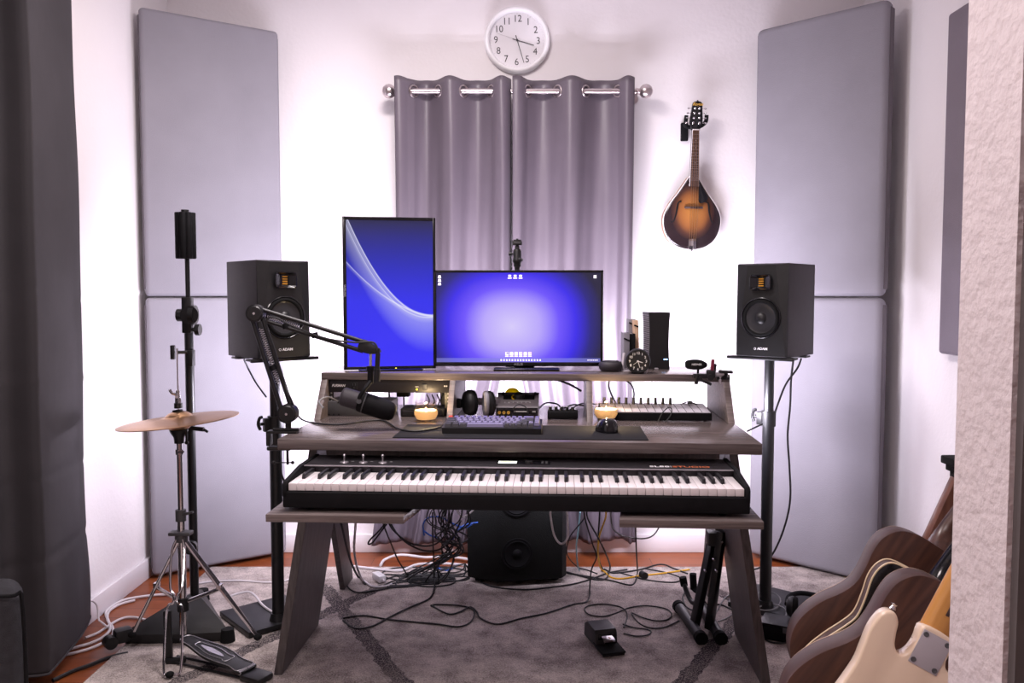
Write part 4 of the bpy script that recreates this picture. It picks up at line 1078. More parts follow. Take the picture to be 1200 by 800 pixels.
yd = thing('yellow_disc', 'bright yellow disc standing upright behind the audio controller', 'disc', T=DM @ Matrix.Translation((-0.046, 0.275, DZ)))
MB().lathe([(0, -0.004), (0.0285, -0.004), (0.030, -0.0025), (0.030, 0.0025), (0.0285, 0.004), (0, 0.004)], 44, Matrix.Translation((0, 0, 0.0555)) @ AX_Y).build('disc', M['yellow_t'], yd)
MB().lathe([(0, 0.004), (0.0035, 0.004), (0.0035, 0.0055), (0, 0.0055)], 14, Matrix.Translation((0, 0, 0.0555)) @ AX_Y).build('hub', M['grey'], yd)
MB().box((0, 0, 0.014), (0.05, 0.022, 0.028), bev=0.003).build('holder', M['black_m'], yd)
T = deskT(659.5, 491.5)
sm = thing('mini_mixer', 'small black four knob box on the desktop left of the right hutch divider', 'audio device', T=T)
MB().box((0, 0.03, 0.0145), (0.106, 0.062, 0.025), bev=0.003).build('housing', M['black_m'], sm)
for k in range(5): 
    x = -0.043+k*0.0195
    kb_ = MB().cyl((x, 0.03, 0.026), (x, 0.03, 0.040), 0.0062, 0.0055, seg=14); ko = kb_.build('knob', M['black'], sm)
    MB().cyl((x, 0.03, 0.0395), (x, 0.03, 0.0415), 0.0048, seg=14).build('knob_cap', M['print_dim'], ko)
for x in (-0.045, 0.045): MB().cyl((x, 0.02, 0), (x, 0.02, 0.003), 0.005, seg=10).build('rubber_foot', M['rubber'], sm)

# mixing surface
A_, B_ = onz(704, 493, DZ), onz(834, 493.5, DZ)
mid = (A_+B_)/2
mx_ = thing('mixing_console', 'low silver mixing console with a row of black knobs behind the right candle', 'mixer', T=Matrix.Translation((mid.x, mid.y, DZ)) @ Matrix.Rotation(DYAW, 4, 'Z'))
W_ = (B_-A_).length; DP = 0.175
MB().prism([(0, 0.003), (0, 0.026), (0.004, 0.028), (DP, 0.038), (DP, 0.003)], -W_/2, W_/2, TX, bev=0.0012).build('chassis', M['black_m'], mx_)
sl = math.atan2(0.010, DP-0.004); TS3 = Matrix.Translation((0, 0.004, 0.028)) @ Matrix.Rotation(sl, 4, 'X')
N = 14; cw = (W_-0.01)/N
MB().box((0, 0, 0), (W_-0.008, DP-0.012, 0.002), T=TS3 @ Matrix.Translation((0, 0.085, 0.0006))).build('top_plate', mat('pale_console_paint', (0.55, 0.52, 0.58), 0.35, var=0.03), mx_)
b = MB()
for k in range(1, N): b.box((0, 0, 0), (0.0016, DP-0.02, 0.0006), T=TS3 @ Matrix.Translation((-W_/2+0.005+k*cw, 0.085, 0.0019)))
for k in range(0): b.box((0, 0, 0), (0.0025, 0.07, 0.0006), T=TS3 @ Matrix.Translation((-W_/2+0.005+(k+.5)*cw, 0.06, 0.0019)))
b.build('channel_lines', M['black_m'], mx_)
for k in range(10):
    x = -W_/2+0.02+k*0.0262
    p0 = TS3 @ Vector((x, DP-0.030, 0.0015))
    MB().cyl(p0, p0+Vector((0, 0, 0.024)), 0.0058, 0.0048, seg=14).build('knob', M['black'], mx_)
for x in (-W_/2+0.02, W_/2-0.02):
    for y in (0.02, DP-0.02): MB().cyl((x, y, 0), (x, y, 0.004), 0.006, seg=10).build('rubber_foot', M['rubber'], mx_)
# ------------------------------------------------------------------ boom arm and microphone
Yb = 2.50
ba = thing('microphone_boom', 'black desk mounted boom arm clamped to the left desk edge', 'boom arm', T=Matrix.Translation(onz(338, 507, DZ)))
def A(px, py, Y=Yb): return at(px, py, Y)
c0 = onz(338, 507, DZ)
piv = Vector((c0.x, c0.y, A(338, 484, c0.y).z)); YP = c0.y
elb = A(300, 367, YP+0.01); end = A(427, 407, YP+0.06)
b = MB().box((c0.x+0.005, c0.y, DZ+0.004), (0.05, 0.04, 0.008), bev=0.002)
b.cyl((c0.x, c0.y, DZ), (c0.x, c0.y, piv.z), 0.0095, seg=16)
b.box((c0.x-0.060, c0.y, DZ-0.016), (0.012, 0.034, 0.046), bev=0.002); b.box((c0.x-0.028, c0.y, DZ+0.004), (0.07, 0.034, 0.008), bev=0.002)
b.box((c0.x-0.028, c0.y, DZ-0.048), (0.075, 0.03, 0.012), bev=0.004)
b.build('clamp', M['black_metal'], ba, world=True)
b = MB().cyl((c0.x-0.004, c0.y, DZ-0.034), (c0.x-0.004, c0.y, DZ-0.100), 0.004, seg=10)
b.cyl((c0.x-0.046, c0.y, DZ-0.094), (c0.x+0.010, c0.y, DZ-0.094), 0.0018, seg=8)
for dx in (-0.048, 0.012): b.sphere((c0.x+dx, c0.y, DZ-0.094), 0.0055, seg=10)
b.build('clamp_screw', M['black_metal'], ba, world=True)
b = MB().cyl(A(320, 503, YP-0.01), A(350, 503, YP-0.01), 0.005, seg=10); b.build('side_lever', M['black_metal'], ba, world=True)
def joint(p, r, th, nm):
    g = MB().cyl(p+Vector((0, -th, 0)), p+Vector((0, th, 0)), r, seg=28); g.cyl(p+Vector((0, -th-0.004, 0)), p+Vector((0, -th, 0)), r*0.78, r*0.92, seg=28)
    g.cyl(p+Vector((0, -th-0.006, 0)), p+Vector((0, -th-0.003, 0)), 0.004, seg=10, mi=1)
    return g.build(nm, [M['black'], M['chrome']], ba, world=True)
joint(piv, 0.030, 0.018, 'base_joint'); joint(elb, 0.027, 0.018, 'elbow_joint')
def bars(p, q, off, r, nm):
    d = (q-p).normalized(); nrm = Vector((-d.z, 0, d.x))
    for sgn in off:
        g = MB().cyl(p+nrm*sgn+Vector((0, 0, 0)), q+nrm*sgn, r, seg=12); g.build(nm, M['black_metal'], ba, world=True)
    return d, nrm
d1, n1 = bars(piv, elb, (0.017, -0.015), 0.0075, 'lower_tube')
d2, n2 = bars(elb, end, (0.017, -0.013), 0.0068, 'upper_tube')
def spring(p, q, r, turns, nm):
    d = (q-p); L = d.length; T = axisT(p, d)
    n = turns*10
    MB().tube([T @ Vector((r*math.cos(2*PI*turns*i/n), r*math.sin(2*PI*turns*i/n), L*i/n)) for i in range(n+1)], 0.0010, seg=5, spline=False).build(nm, M['silver'], ba, world=True)
spring(piv.lerp(elb, 0.30), piv.lerp(elb, 0.85), 0.0062, 26, 'spring')
spring(elb.lerp(end, 0.10), elb.lerp(end, 0.40), 0.0060, 18, 'spring')
b = MB()
for p, n_, t in ((piv.lerp(elb, 0.45), n1, 0.0), (elb.lerp(end, 0.28), n2, -0.012), (elb.lerp(end, 0.55), n2, -0.012)):
    b.cyl(p+n_*t-d1*0.006, p+n_*t+d1*0.010, 0.0105, seg=12)
b.build('cable_clips', M['black_m'], ba, world=True)
g = MB(); dd = (A(446, 411, YP+0.06)-A(420, 402, YP+0.06)).normalized(); mid = A(433, 407, YP+0.06)
T = Matrix.Translation(mid) @ Vector((1, 0, 0)).rotation_difference(dd).to_matrix().to_4x4()
g.prism(smooth2d([(-0.034, -0.012), (-0.030, 0.016), (0.0, 0.016), (0.034, 0.004), (0.036, -0.006), (0.01, -0.018), (-0.02, -0.020)], 4), -0.012, 0.014, T @ AX_Y, bev=0.003)
g.build('end_joint', M['black'], ba, world=True)
YM = YP+0.06
MB().cyl(A(434.5, 411, YM), A(434.2, 432, YM), 0.0045, seg=12).build('pin', M['chrome'], ba, world=True)
b = MB().cyl(A(434.2, 431, YM), A(434, 449, YM), 0.0098, seg=14); b.cyl(A(434.2, 429, YM), A(434.2, 434, YM), 0.0125, seg=14); b.build('mount_collar', M['black_m'], ba, world=True)
mic = thing('microphone', 'black dynamic broadcast microphone with foam windscreen hanging from the boom arm', 'microphone', T=Matrix.Translation(A(430, 472, YM)))
m0, m1, m2, m3 = A(399.5, 463.5, YM-0.005), A(420, 469.6, YM-0.003), A(426, 471.5, YM-0.003), A(463.5, 484, YM+0.004)
L = (m1-m0).length
MB().lathe([(0, 0), (0.020, 0.0005), (0.0275, 0.004), (0.0300, 0.010), (0.0300, L), (0.026, L+0.003), (0, L+0.003)], 32, axisT(m0, m1-m0)).build('body', M['charcoal'], mic, world=True, sharp=50)
Lb = (m3-m1).length
MB().lathe([(0, 0), (0.029, 0), (0.0325, 0.006), (0.0335, 0.03), (0.033, Lb-0.034), (0.0295, Lb-0.015), (0.021, Lb-0.003), (0.008, Lb), (0, Lb)], 32, axisT(m1, m3-m1)).build('foam_windscreen', M['black_m'], mic, world=True, sharp=60)
rg = MB().lathe([(0.029, 0), (0.0345, 0), (0.0345, 0.004), (0.029, 0.004)], 32, axisT(m2, m3-m1)); rg.build('ring', M['grey_d'], mic, world=True)
b = MB().tube([A(434, 447, YM-0.012), A(428, 455, YM-0.036), A(422, 464, YM-0.040), A(420.5, 470, YM-0.038)], 0.0065, seg=8)
b.tube([A(434, 447, YM+0.012), A(428, 455, YM+0.034), A(422, 464, YM+0.038), A(420.5, 470, YM+0.036)], 0.0065, seg=8)
b.build('yoke', M['black_m'], mic, world=True)
b = MB().cyl(A(420.5, 470, YM-0.046), A(420.5, 470, YM-0.030), 0.008, seg=14); b.build('yoke_screw', M['grey_d'], mic, world=True)
b = MB().cyl(A(443, 414, YM-0.015), A(442, 432, YM-0.015), 0.0078, seg=14); b.cyl(A(442, 432, YM-0.015), A(441.5, 447, YM-0.015), 0.0105, seg=14); b.cyl(A(443.5, 408, YM-0.015), A(443, 415, YM-0.015), 0.0055, seg=12)
xl = b.build('cable_connector', M['black'], mic, world=True)
def cable(pts, r, m, label, group=None, cat='cable', name='cable', sub=7, zf=RZ):
    P = []
    for p in pts:
        if isinstance(p, Vector): P.append(p)
        elif len(p) == 2: P.append(onz(p[0], p[1], zf+r*0.9))
        else: P.append(at(*p))
    P = smooth_path(P, sub)
    for p in P: p.z = max(p.z, zf+r*0.9)
    o = MB().tube(P, r, seg=7, spline=False).build(name, m, origin=P[0])
    tag(o, label, cat, group); return o
dzc = DZ+0.004
cable([A(443, 410, YM-0.015), A(437, 401, YM-0.01), A(415, 401, YM-0.02), A(380, 396, YM-0.03), A(345, 383, YP-0.02), A(322, 372, YP-0.03), A(312, 378, YP-0.03), A(322, 410, YP-0.03), A(334, 450, YP-0.03), A(342, 470, YP-0.03), onz(352, 490, dzc), onz(372, 496, dzc), onz(400, 497, dzc), onz(430, 493, dzc), onz(450, 493, dzc), onz(466, 502, dzc+0.002), onz(485, 505, dzc+0.002), onz(505, 503, dzc+0.002), onz(517, 500, dzc+0.004)], 0.0030, M['cord_b'], 'black microphone cable running along the boom arm and over the desktop')

# ------------------------------------------------------------------ studio speakers and stands
def speaker(label, x, y, z, yaw):
    s = thing('studio_monitor', label, 'speaker', (x, y, z), (0, 0, yaw), 'studio monitors on stands')
    W, D, H = 0.198, 0.272, 0.347
    MB().box((0, 0.006, H/2), (W, D-0.012, H), bev=0.003).build('cabinet', M['charcoal'], s)
    f = -D/2
    # faceted front baffle: narrow panel towards the top with angled flanks
    bf = MB()
    zt = H-0.002
    bf.add([(-W/2, f+0.012, 0.002), (W/2, f+0.012, 0.002), (W/2, f+0.012, zt), (-W/2, f+0.012, zt), (-W/2+0.004, f, 0.004), (W/2-0.004, f, 0.004), (W/2-0.045, f, zt-0.003), (-W/2+0.045, f, zt-0.003), (W/2-0.002, f+0.004, 0.15), (-W/2+0.002, f+0.004, 0.15)],
           [(4, 5, 6, 7), (0, 1, 5, 4), (7, 6, 2, 3), (5, 1, 8), (1, 2, 8), (8, 2, 6, 5), (0, 4, 9), (0, 9, 3), (9, 4, 7, 3)])
    bf.build('front_baffle', M['black'], s, sharp=5)
    # tweeter waveguide and ribbon
    zt_ = 0.277
    wg = MB()
    def rr(w, h, r, n=5):
        o = []
        for cx, cy, a0 in ((w/2-r, h/2-r, 0), (-w/2+r, h/2-r, 90), (-w/2+r, -h/2+r, 180), (w/2-r, -h/2+r, 270)):
            for k in range(n+1): a = R(a0+90*k/n); o.append((cx+r*math.cos(a), cy+r*math.sin(a)))
        return o
    rings = [(0.083, 0.060, 0.014, 0.0), (0.083, 0.060, 0.014, -0.003), (0.076, 0.053, 0.012, -0.004), (0.040, 0.042, 0.006, 0.006), (0.026, 0.038, 0.003, 0.0095)]
    vs, fs = [], []; n = 24
    for w, h, r, dy in rings:
        for xx, zz in rr(w, h, r): vs.append((xx, f+dy, zt_+zz))
    n = len(rr(1, 1, .1))
    for i in range(len(rings)-1):
        for k in range(n): fs.append((i*n+k, i*n+(k+1) % n, (i+1)*n+(k+1) % n, (i+1)*n+k))
    fs.append(tuple((len(rings)-1)*n+k for k in range(n)))
    wgo = wg.add(vs, fs).build('tweeter_waveguide', M['black_g'], s)
    # the recess sits proud of the baffle so that nothing hides it
    wgo.location = (0, -0.0105, 0)
    rb = MB()
    for k in range(4): rb.box((0, f-0.0028, zt_-0.0125+k*0.0085), (0.019, 0.0018, 0.0046))
    rb.build('ribbon_tweeter', M['amber'], s)
    MB().tube([(0.0135*sx, f-0.004, zt_+0.0195*sz) for sx, sz in ((-1, -1), (1, -1), (1, 1), (-1, 1))], 0.0012, seg=5, spline=False, closed=True).build('ribbon_frame', M['black'], s)
    # woofer
    T = Matrix.Translation((0, f, 0.145)) @ AX_Y
    MB().lathe([(0.0765, -0.002), (0.0765, 0.003), (0.0735, 0.0048), (0.0705, 0.003), (0.0695, 0.0005)], 56, T).build('woofer_frame', M['black_g'], s, sharp=50)
    MB().lathe([(0.0705, 0.0008), (0.068, 0.005), (0.063, 0.0068), (0.058, 0.005), (0.0555, 0.001)], 56, T).build('woofer_surround', M['rubber'], s, sharp=60)
    MB().lathe([(0.0565, 0.0018), (0.05, -0.0005), (0.022, 0.0004), (0.0205, 0.0005)], 56, T @ Matrix.Translation((0, 0, 0.0005))).build('woofer_cone', mat('woofer_cone', (0.03, 0.03, 0.034), 0.28, 0.2, var=0.1), s, sharp=60)
    MB().lathe([(0.0215, 0.001), (0.018, 0.006), (0.011, 0.0095), (0, 0.011)], 40, T).build('dust_cap', M['black'], s, sharp=60)
    lg = MB(); text('ADAM', 0.0125, None, None, face_T(0.008, f-0.0006, 0.031), mb=lg, offset=0.0004, sx=1.1)
    lg.tube([(-0.021+0.0038*math.cos(a), f-0.0006, 0.031+0.0038*math.sin(a)) for a in [2*PI*k/14 for k in range(14)]], 0.0009, seg=4, spline=False, closed=True)
    lg.build('maker_lettering', M['print'], s)
    ft = MB()
    return s
def speaker_stand(label, x, y, z, yaw, px):
    s = thing('speaker_stand', label, 'speaker stand', (x, y, 0), (0, 0, yaw), 'speaker stands beside the desk')
    tp = MB().box((0, -0.085, z-0.005), (0.255, 0.05, 0.008), bev=0.003); tp.box((0, 0.07, z-0.005), (0.23, 0.05, 0.008), bev=0.003)
    tp.box((0, -0.01, z-0.0065), (0.045, 0.19, 0.006), bev=0.001); tp.box((0, -0.111, z-0.006), (0.262, 0.012, 0.012), bev=0.004)
    tp.build('top_plate', M['black_metal'], s)
    py = -0.02
    MB().cyl((0, py, 0.70), (0, py, z-0.008), 0.0185, seg=24).build('inner_pole', M['black_metal'], s)
    MB().cyl((0, py, 0.03), (0, py, 0.79), 0.0225, seg=24).build('outer_pole', M['black_metal'], s)
    cl = MB().cyl((0, py, 0.742), (0, py, 0.80), 0.0275, seg=24); cl.box((-0.03, py, 0.77), (0.03, 0.024, 0.05), bev=0.004)
    co = cl.build('height_collar', M['black'], s)
    kn = MB().cyl((-0.04, py, 0.775), (-0.058, py, 0.775), 0.006, seg=10); kn.tube([(-0.058, py, 0.755), (-0.066, py, 0.775), (-0.060, py, 0.797), (-0.05, py, 0.80)], 0.006, seg=8)
    kn.build('clamp_knob', M['black'], co)
    bs = MB().box((0, 0.07, RZ+0.013), (0.27, 0.27, 0.020), bev=0.003)
    bs.cyl((0, py, RZ+0.02), (0, py, RZ+0.05), 0.034, 0.027, seg=24)
    bs.build('base_plate', M['black_metal'], s)
    for sx in (-1, 1):
        for sy in (-1, 1): MB().cyl((sx*0.12, 0.07+sy*0.12, RZ), (sx*0.12, 0.07+sy*0.12, RZ+0.004), 0.012, seg=12).build('foot', M['rubber'], s)
speaker('black studio monitor with amber tweeter left of the desk', -0.8955, 3.059, 1.020, R(41))
speaker_stand('black pole stand under the left studio monitor', -0.8855, 3.059, 1.020, R(41), 319)
speaker('black studio monitor with amber tweeter right of the desk', 1.010, 3.189, 1.014, R(-40))
speaker_stand('black pole stand under the right studio monitor', 0.998, 3.189, 1.014, R(-40), 900)

# ------------------------------------------------------------------ boom stand with counterweight
bx, by = -1.190, 3.06
bo = thing('boom_stand', 'tall black studio boom stand with ribbed counterweight on a broad low base', 'microphone stand', (bx, by, RZ))
Lf, Rf, Bf = Vector((-1.37, 2.88, 0)), Vector((-1.015, 2.905, 0)), Vector((-1.25, 3.30, 0))
ctr = Vector((bx, by, 0))
b = MB()
def ring_pts(sc, z): return [Vector((ctr.x+(q.x-ctr.x)*sc, ctr.y+(q.y-ctr.y)*sc, z)) for q in (Lf, Lf.lerp(Rf, 0.5)+Vector((0, -0.01, 0)), Rf, Rf.lerp(Bf, 0.5), Bf, Bf.lerp(Lf, 0.5))]
rg_ = [ring_pts(1.0, RZ+0.001), ring_pts(1.02, RZ+0.034), ring_pts(0.93, RZ+0.050), ring_pts(0.30, RZ+0.105), ring_pts(0.14, RZ+0.112)]
vs = [p for r_ in rg_ for p in r_]; fs = []
for i in range(4):
    for k in range(6): fs.append((i*6+k, i*6+(k+1) % 6, (i+1)*6+(k+1) % 6, (i+1)*6+k))
fs += [tuple(range(5, -1, -1)), tuple(24+k for k in range(6))]
b.add(vs, fs).build('base', mat('base_black', (0.008, 0.0075, 0.0085), 0.5, var=0.15, scale=20), bo, world=True, sharp=20)
b = MB().box((Lf.x-0.005, Lf.y-0.005, RZ+0.035), (0.06, 0.05, 0.05), bev=0.012, rot=(0, 0, R(40))); b.cyl((Lf.x-0.045, Lf.y-0.03, RZ+0.024), (Lf.x-0.020, Lf.y-0.055, RZ+0.024), 0.022, seg=18)
b.build('caster', M['black'], bo, world=True)
for q in (Rf, Bf): MB().cyl((q.x, q.y, RZ), (q.x, q.y, RZ+0.045), 0.026, 0.022, seg=16).build('foot', M['rubber'], bo, world=True)
def Z(py): return at(227, py, by).z
MB().cyl((bx, by, RZ+0.10), (bx, by, Z(375)), 0.0160, seg=20).build('lower_pole', M['black_metal'], bo, world=True)
MB().cyl((bx, by, Z(380)), (bx, by, Z(300)), 0.0085, seg=14).build('upper_rod', M['black_metal'], bo, world=True)
b = MB().box((bx-0.002, by, (Z(348)+Z(390))/2), (0.034, 0.034, Z(348)-Z(390)), bev=0.003); b.build('swivel_block', M['black_metal'], bo, world=True)
b = MB().cyl((bx+0.008, by, Z(369)), (bx+0.026, by, Z(369)), 0.036, seg=28); b.cyl((bx+0.012, by-0.02, Z(369)), (bx+0.012, by-0.024, Z(369)), 0.034, seg=28)
b.build('swivel_disc', M['black'], bo, world=True)
for nm, x0, x1, py, r in (('left_knob', -0.018, -0.036, 369, 0.023), ('right_knob', 0.030, 0.046, 386, 0.021)):
    b = MB().cyl((bx+x0*0.5, by-0.01, Z(py)), (bx+x0, by-0.01, Z(py)), 0.007, seg=10); b.cyl((bx+x0, by-0.01, Z(py)), (bx+x1, by-0.01, Z(py)), r, seg=10); b.build('knob', M['black'], bo, world=True)
w0_ = MB(); zt, zb = Z(249), Z(303)
outl = []
for k in range(96):
    a = 2*PI*k/96; rr_ = 0.0375*(1-0.13*(abs(math.sin(a*4))**6))
    outl.append((rr_*math.cos(a), rr_*math.sin(a)))
w0_.prism(outl, zb, zt, Matrix.Translation((bx-0.004, by, 0)), bev=0.003).build('counterweight', M['black_m'], bo, world=True)
MB().cyl((bx-0.004, by, zt-0.005), (bx-0.004, by, zt+0.010), 0.014, seg=16).build('weight_cap', M['black'], bo, world=True)
b = MB().cyl((bx, by-0.016, Z(412)), (bx-0.035, by-0.03, Z(412)), 0.006, seg=10); b.box((bx-0.048, by-0.03, Z(412)), (0.014, 0.02, 0.052), bev=0.003); b.box((bx+0.012, by-0.012, Z(419)), (0.02, 0.03, 0.06), bev=0.003)
b.build('accessory_clamp', M['black'], bo, world=True)
b = MB().cyl((bx+0.01, by-0.012, Z(501)), (bx+0.055, by-0.02, Z(502)), 0.008, seg=10); b.cyl((bx+0.055, by-0.02, Z(502)), (bx+0.07, by-0.02, Z(505)), 0.005, seg=10); b.build('side_lever', M['black'], bo, world=True)
b = MB().cyl((bx+0.0, by-0.022, Z(638)), (bx+0.004, by-0.045, Z(638)), 0.024, seg=24); b.cyl((bx+0.004, by-0.045, Z(638)), (bx+0.004, by-0.049, Z(638)), 0.017, seg=20, mi=1); b.build('lower_clamp_knob', [M['black'], M['grey_d']], bo, world=True)

# ------------------------------------------------------------------ hi-hat stand, pedal and cymbals
hx, hy = -1.150, 2.85
hh = thing('hi_hat_stand', 'chrome hi-hat stand with tripod legs and foot pedal at left', 'cymbal stand', (hx, hy, RZ))
def ZH(py): return at(211, py, hy).z
zc_ = ZH(493)
MB().cyl((hx, hy, RZ+0.05), (hx, hy, ZH(600)), 0.0135, seg=18).build('lower_tube', M['chrome'], hh, world=True)
MB().cyl((hx, hy, ZH(605)), (hx, hy, ZH(515)), 0.0100, seg=18).build('upper_tube', M['chrome'], hh, world=True)
MB().cyl((hx, hy, ZH(520)), (hx, hy, ZH(408)), 0.0030, seg=10).build('pull_rod', M['chrome'], hh, world=True)
b = MB().cyl((hx, hy, ZH(610)), (hx, hy, ZH(597)), 0.018, seg=18); b.cyl((hx+0.01, hy-0.01, ZH(602)), (hx+0.05, hy-0.02, ZH(598)), 0.0055, 0.0045, seg=10); b.build('height_clamp', M['grey_d'], hh, world=True)
b = MB().lathe([(0, ZH(519)), (0.016, ZH(519)), (0.018, ZH(512)), (0.026, ZH(508)), (0.031, ZH(504.5)), (0.031, ZH(503)), (0, ZH(503))], 24, Matrix.Translation((hx, hy, 0))); b.cyl((hx+0.028, hy-0.006, ZH(503)), (hx+0.028, hy-0.006, ZH(518)), 0.004, seg=10); b.sphere((hx+0.028, hy-0.006, ZH(518)), 0.007, seg=10)
b.build('cymbal_seat', M['black'], hh, world=True)
b = MB().cyl((hx, hy, ZH(532)), (hx, hy, ZH(526)), 0.014, seg=16); b.cyl((hx, hy-0.012, ZH(529)), (hx+0.022, hy-0.02, ZH(528)), 0.004, seg=8); b.build('memory_lock', M['chrome'], hh, world=True)
b = MB().cyl((hx, hy, ZH(478)), (hx, hy, ZH(472)), 0.014, seg=16, mi=1); b.cyl((hx, hy, ZH(472)), (hx, hy, ZH(466)), 0.011, seg=6); b.cyl((hx, hy, ZH(466)), (hx, hy, ZH(457)), 0.0075, seg=14)
b.tube([(hx, hy-0.006, ZH(462)), (hx-0.016, hy-0.012, ZH(460)), (hx-0.024, hy-0.012, ZH(456))], 0.005, seg=8); b.cyl((hx, hy-0.008, ZH(464)), (hx+0.002, hy-0.018, ZH(464)), 0.006, seg=8)
b.build('clutch', [M['chrome'], M['black']], hh, world=True)
hub = Vector((hx, hy, ZH(627)))
b = MB().cyl((hx, hy, ZH(634)), (hx, hy, ZH(622)), 0.022, seg=20); b.box((hx, hy-0.004, ZH(624)), (0.075, 0.04, 0.012), bev=0.003); b.build('leg_hub', M['grey_d'], hh, world=True)
b = MB().cyl((hx, hy, ZH(715)), (hx, hy, ZH(700)), 0.020, seg=18); b.build('brace_hub', M['black'], hh, world=True)
bhub = Vector((hx, hy, ZH(706)))
FL = [onz(155, 743, RZ+0.062), onz(302, 746, RZ+0.034), onz(199, 790, RZ+0.012)]
for k, ft in enumerate(FL):
    if k < 2:
        d = (ft-hub); side = Vector((-d.y, d.x, 0)).normalized()*0.011
        g = MB()
        for sg in (-1, 1):
            p0, p1 = hub+d*0.04+side*sg*0.6, ft
            g.tube([p0, p0.lerp(p1, 0.5)+side*sg*0.6, p1], 0.0058, seg=8)
        g.box(hub.lerp(ft, 0.5), (0.018, 0.026, 0.018), bev=0.003)
        lo = g.build('leg', M['chrome'], hh, world=True)
        mid = hub.lerp(ft, 0.52)
        MB().cyl(bhub, mid, 0.0068, seg=10).build('leg_brace', M['chrome'], lo, world=True)
        MB().sphere(ft, 0.012, sc=(1.2, 1.2, 1.0)).build('rubber_foot', M['rubber'], lo, world=True)
    else:
        up = hub+Vector((0, -0.012, 0))
        g = MB()
        for sg in (-1, 1):
            g.tube([up+Vector((sg*0.006, 0, 0)), up+Vector((sg*0.022, -0.02, -0.05)), up.lerp(ft, 0.38)+Vector((sg*0.020, 0, 0)), up.lerp(ft, 0.44)+Vector((sg*0.007, 0, 0)), up.lerp(ft, 0.50)+Vector((sg*0.007, 0, 0)), up.lerp(ft, 0.56)+Vector((sg*0.026, 0, 0)), ft+Vector((sg*0.028, 0.02, 0.01)), ft+Vector((sg*0.012, 0, 0))], 0.0042, seg=8, sub=5)
        lo = g.build('leg', M['chrome'], hh, world=True)
        MB().sphere(ft, 0.011, sc=(1.3, 1.3, 0.9)).build('rubber_foot', M['rubber'], lo, world=True)
b = MB().box((hx-0.008, hy-0.11, (ZH(735)+RZ)/2+0.02), (0.026, 0.018, 0.24), bev=0.004); b.cyl((hx-0.008, hy-0.12, RZ+0.004), (hx+0.05, hy-0.12, RZ+0.012), 0.012, seg=10)
b.build('pedal_upright', M['black_metal'], hh, world=True)
# foot board
p0, p1, p2 = at(216, 746, 2.78), onz(291, 783, RZ+0.03), onz(313, 793, RZ+0.02)
axis = (p1-p0).normalized(); side = axis.cross(Vector((0, 0, 1))).normalized(); nrm = side.cross(axis)
TB = Matrix.Translation(p0) @ Matrix((side, axis, nrm)).transposed().to_4x4()
Lp = (p1-p0).length
ol = smooth2d([(-0.020, 0), (0.020, 0), (0.030, Lp*0.2), (0.044, Lp*0.45), (0.042, Lp*0.65), (0.032, Lp*0.85), (0.034, Lp), (-0.034, Lp), (-0.032, Lp*0.85), (-0.042, Lp*0.65), (-0.044, Lp*0.45), (-0.030, Lp*0.2)], 4)
fb = MB().prism(ol, -0.008, 0.0, TB, bev=0.002).build('foot_board', M['black'], hh, world=True)
g = MB()
for sc in (0.95, 0.55):
    g.tube([TB @ Vector((x*sc, y*(0.94 if sc > 0.9 else 0.5)+(0.02*Lp if sc > 0.9 else 0.22*Lp), 0.001)) for x, y in ol], 0.0016, seg=5, spline=False, closed=True)
g.prism(smooth2d([(0, 0.27*Lp), (0.011, 0.45*Lp), (0, 0.63*Lp), (-0.011, 0.45*Lp)], 4), 0, 0.0014, TB)
g.build('board_inlay', M['silver'], fb, world=True)
d = (p2-p1); d.z = 0; hl = d.length+0.02; T = Matrix.Translation((p1.x, p1.y, RZ)) @ Matrix.Rotation(math.atan2(d.y, d.x), 4, 'Z')
b = MB().box((0.035, 0, 0.012), (0.085, 0.07, 0.022), bev=0.008, T=T); b.build('heel_plate', M['black'], hh, world=True)
b = MB()
for s_ in (-1, 1): b.cyl(T @ Vector((-0.006, s_*0.012-0.01*s_, 0.026)), T @ Vector((-0.006, s_*0.034, 0.026)), 0.006, seg=10)
b.build('heel_hinge', M['silver'], hh, world=True)
b = MB().box((0, 0, 0), (1, 1, 1)); b = MB()
q0, q1 = Vector((hx+0.0, hy-0.10, RZ+0.006)), Vector((p1.x, p1.y, RZ+0.006))
b.cyl(q0+side*0.02, q1+side*0.02, 0.004, seg=8); b.cyl(q0-side*0.02, q1-side*0.02, 0.004, seg=8); b.build('base_rods', M['black_metal'], hh, world=True)
tilt = R(-5.5)
def cymbal(label, flip, dz, rad):
    T = Matrix.Translation((hx, hy, zc_+dz)) @ Matrix.Rotation(tilt, 4, 'Y')
    if flip: T = T @ Matrix.Rotation(PI, 4, 'X')
    c = thing('cymbal', label, 'cymbal', T=T, group='hi-hat cymbals')
    pr = [(0.006, 0.031), (0.018, 0.031), (0.032, 0.026), (0.042, 0.018), (0.047, 0.0135), (0.06, 0.0115), (0.10, 0.0085), (0.15, 0.0045), (rad-0.003, 0.0002), (rad, -0.001)]
    b = MB().lathe(pr+[(r_-0.0005, z-0.0016) for r_, z in reversed(pr)]+[pr[0]], 80)
    b.build('bow', M['bronze'], c, sharp=60)
    fl = MB().lathe([(0.005, 0.0318), (0.017, 0.0318), (0.017, 0.036), (0.005, 0.036), (0.005, 0.0318)], 24); fl.build('felt', M['black_m'], c)
cymbal('bronze hi-hat cymbal facing up, top one on the chrome stand', False, 0.002, 0.200)
cymbal('bronze hi-hat cymbal facing down, bottom one on the chrome stand', True, -0.002, 0.198)

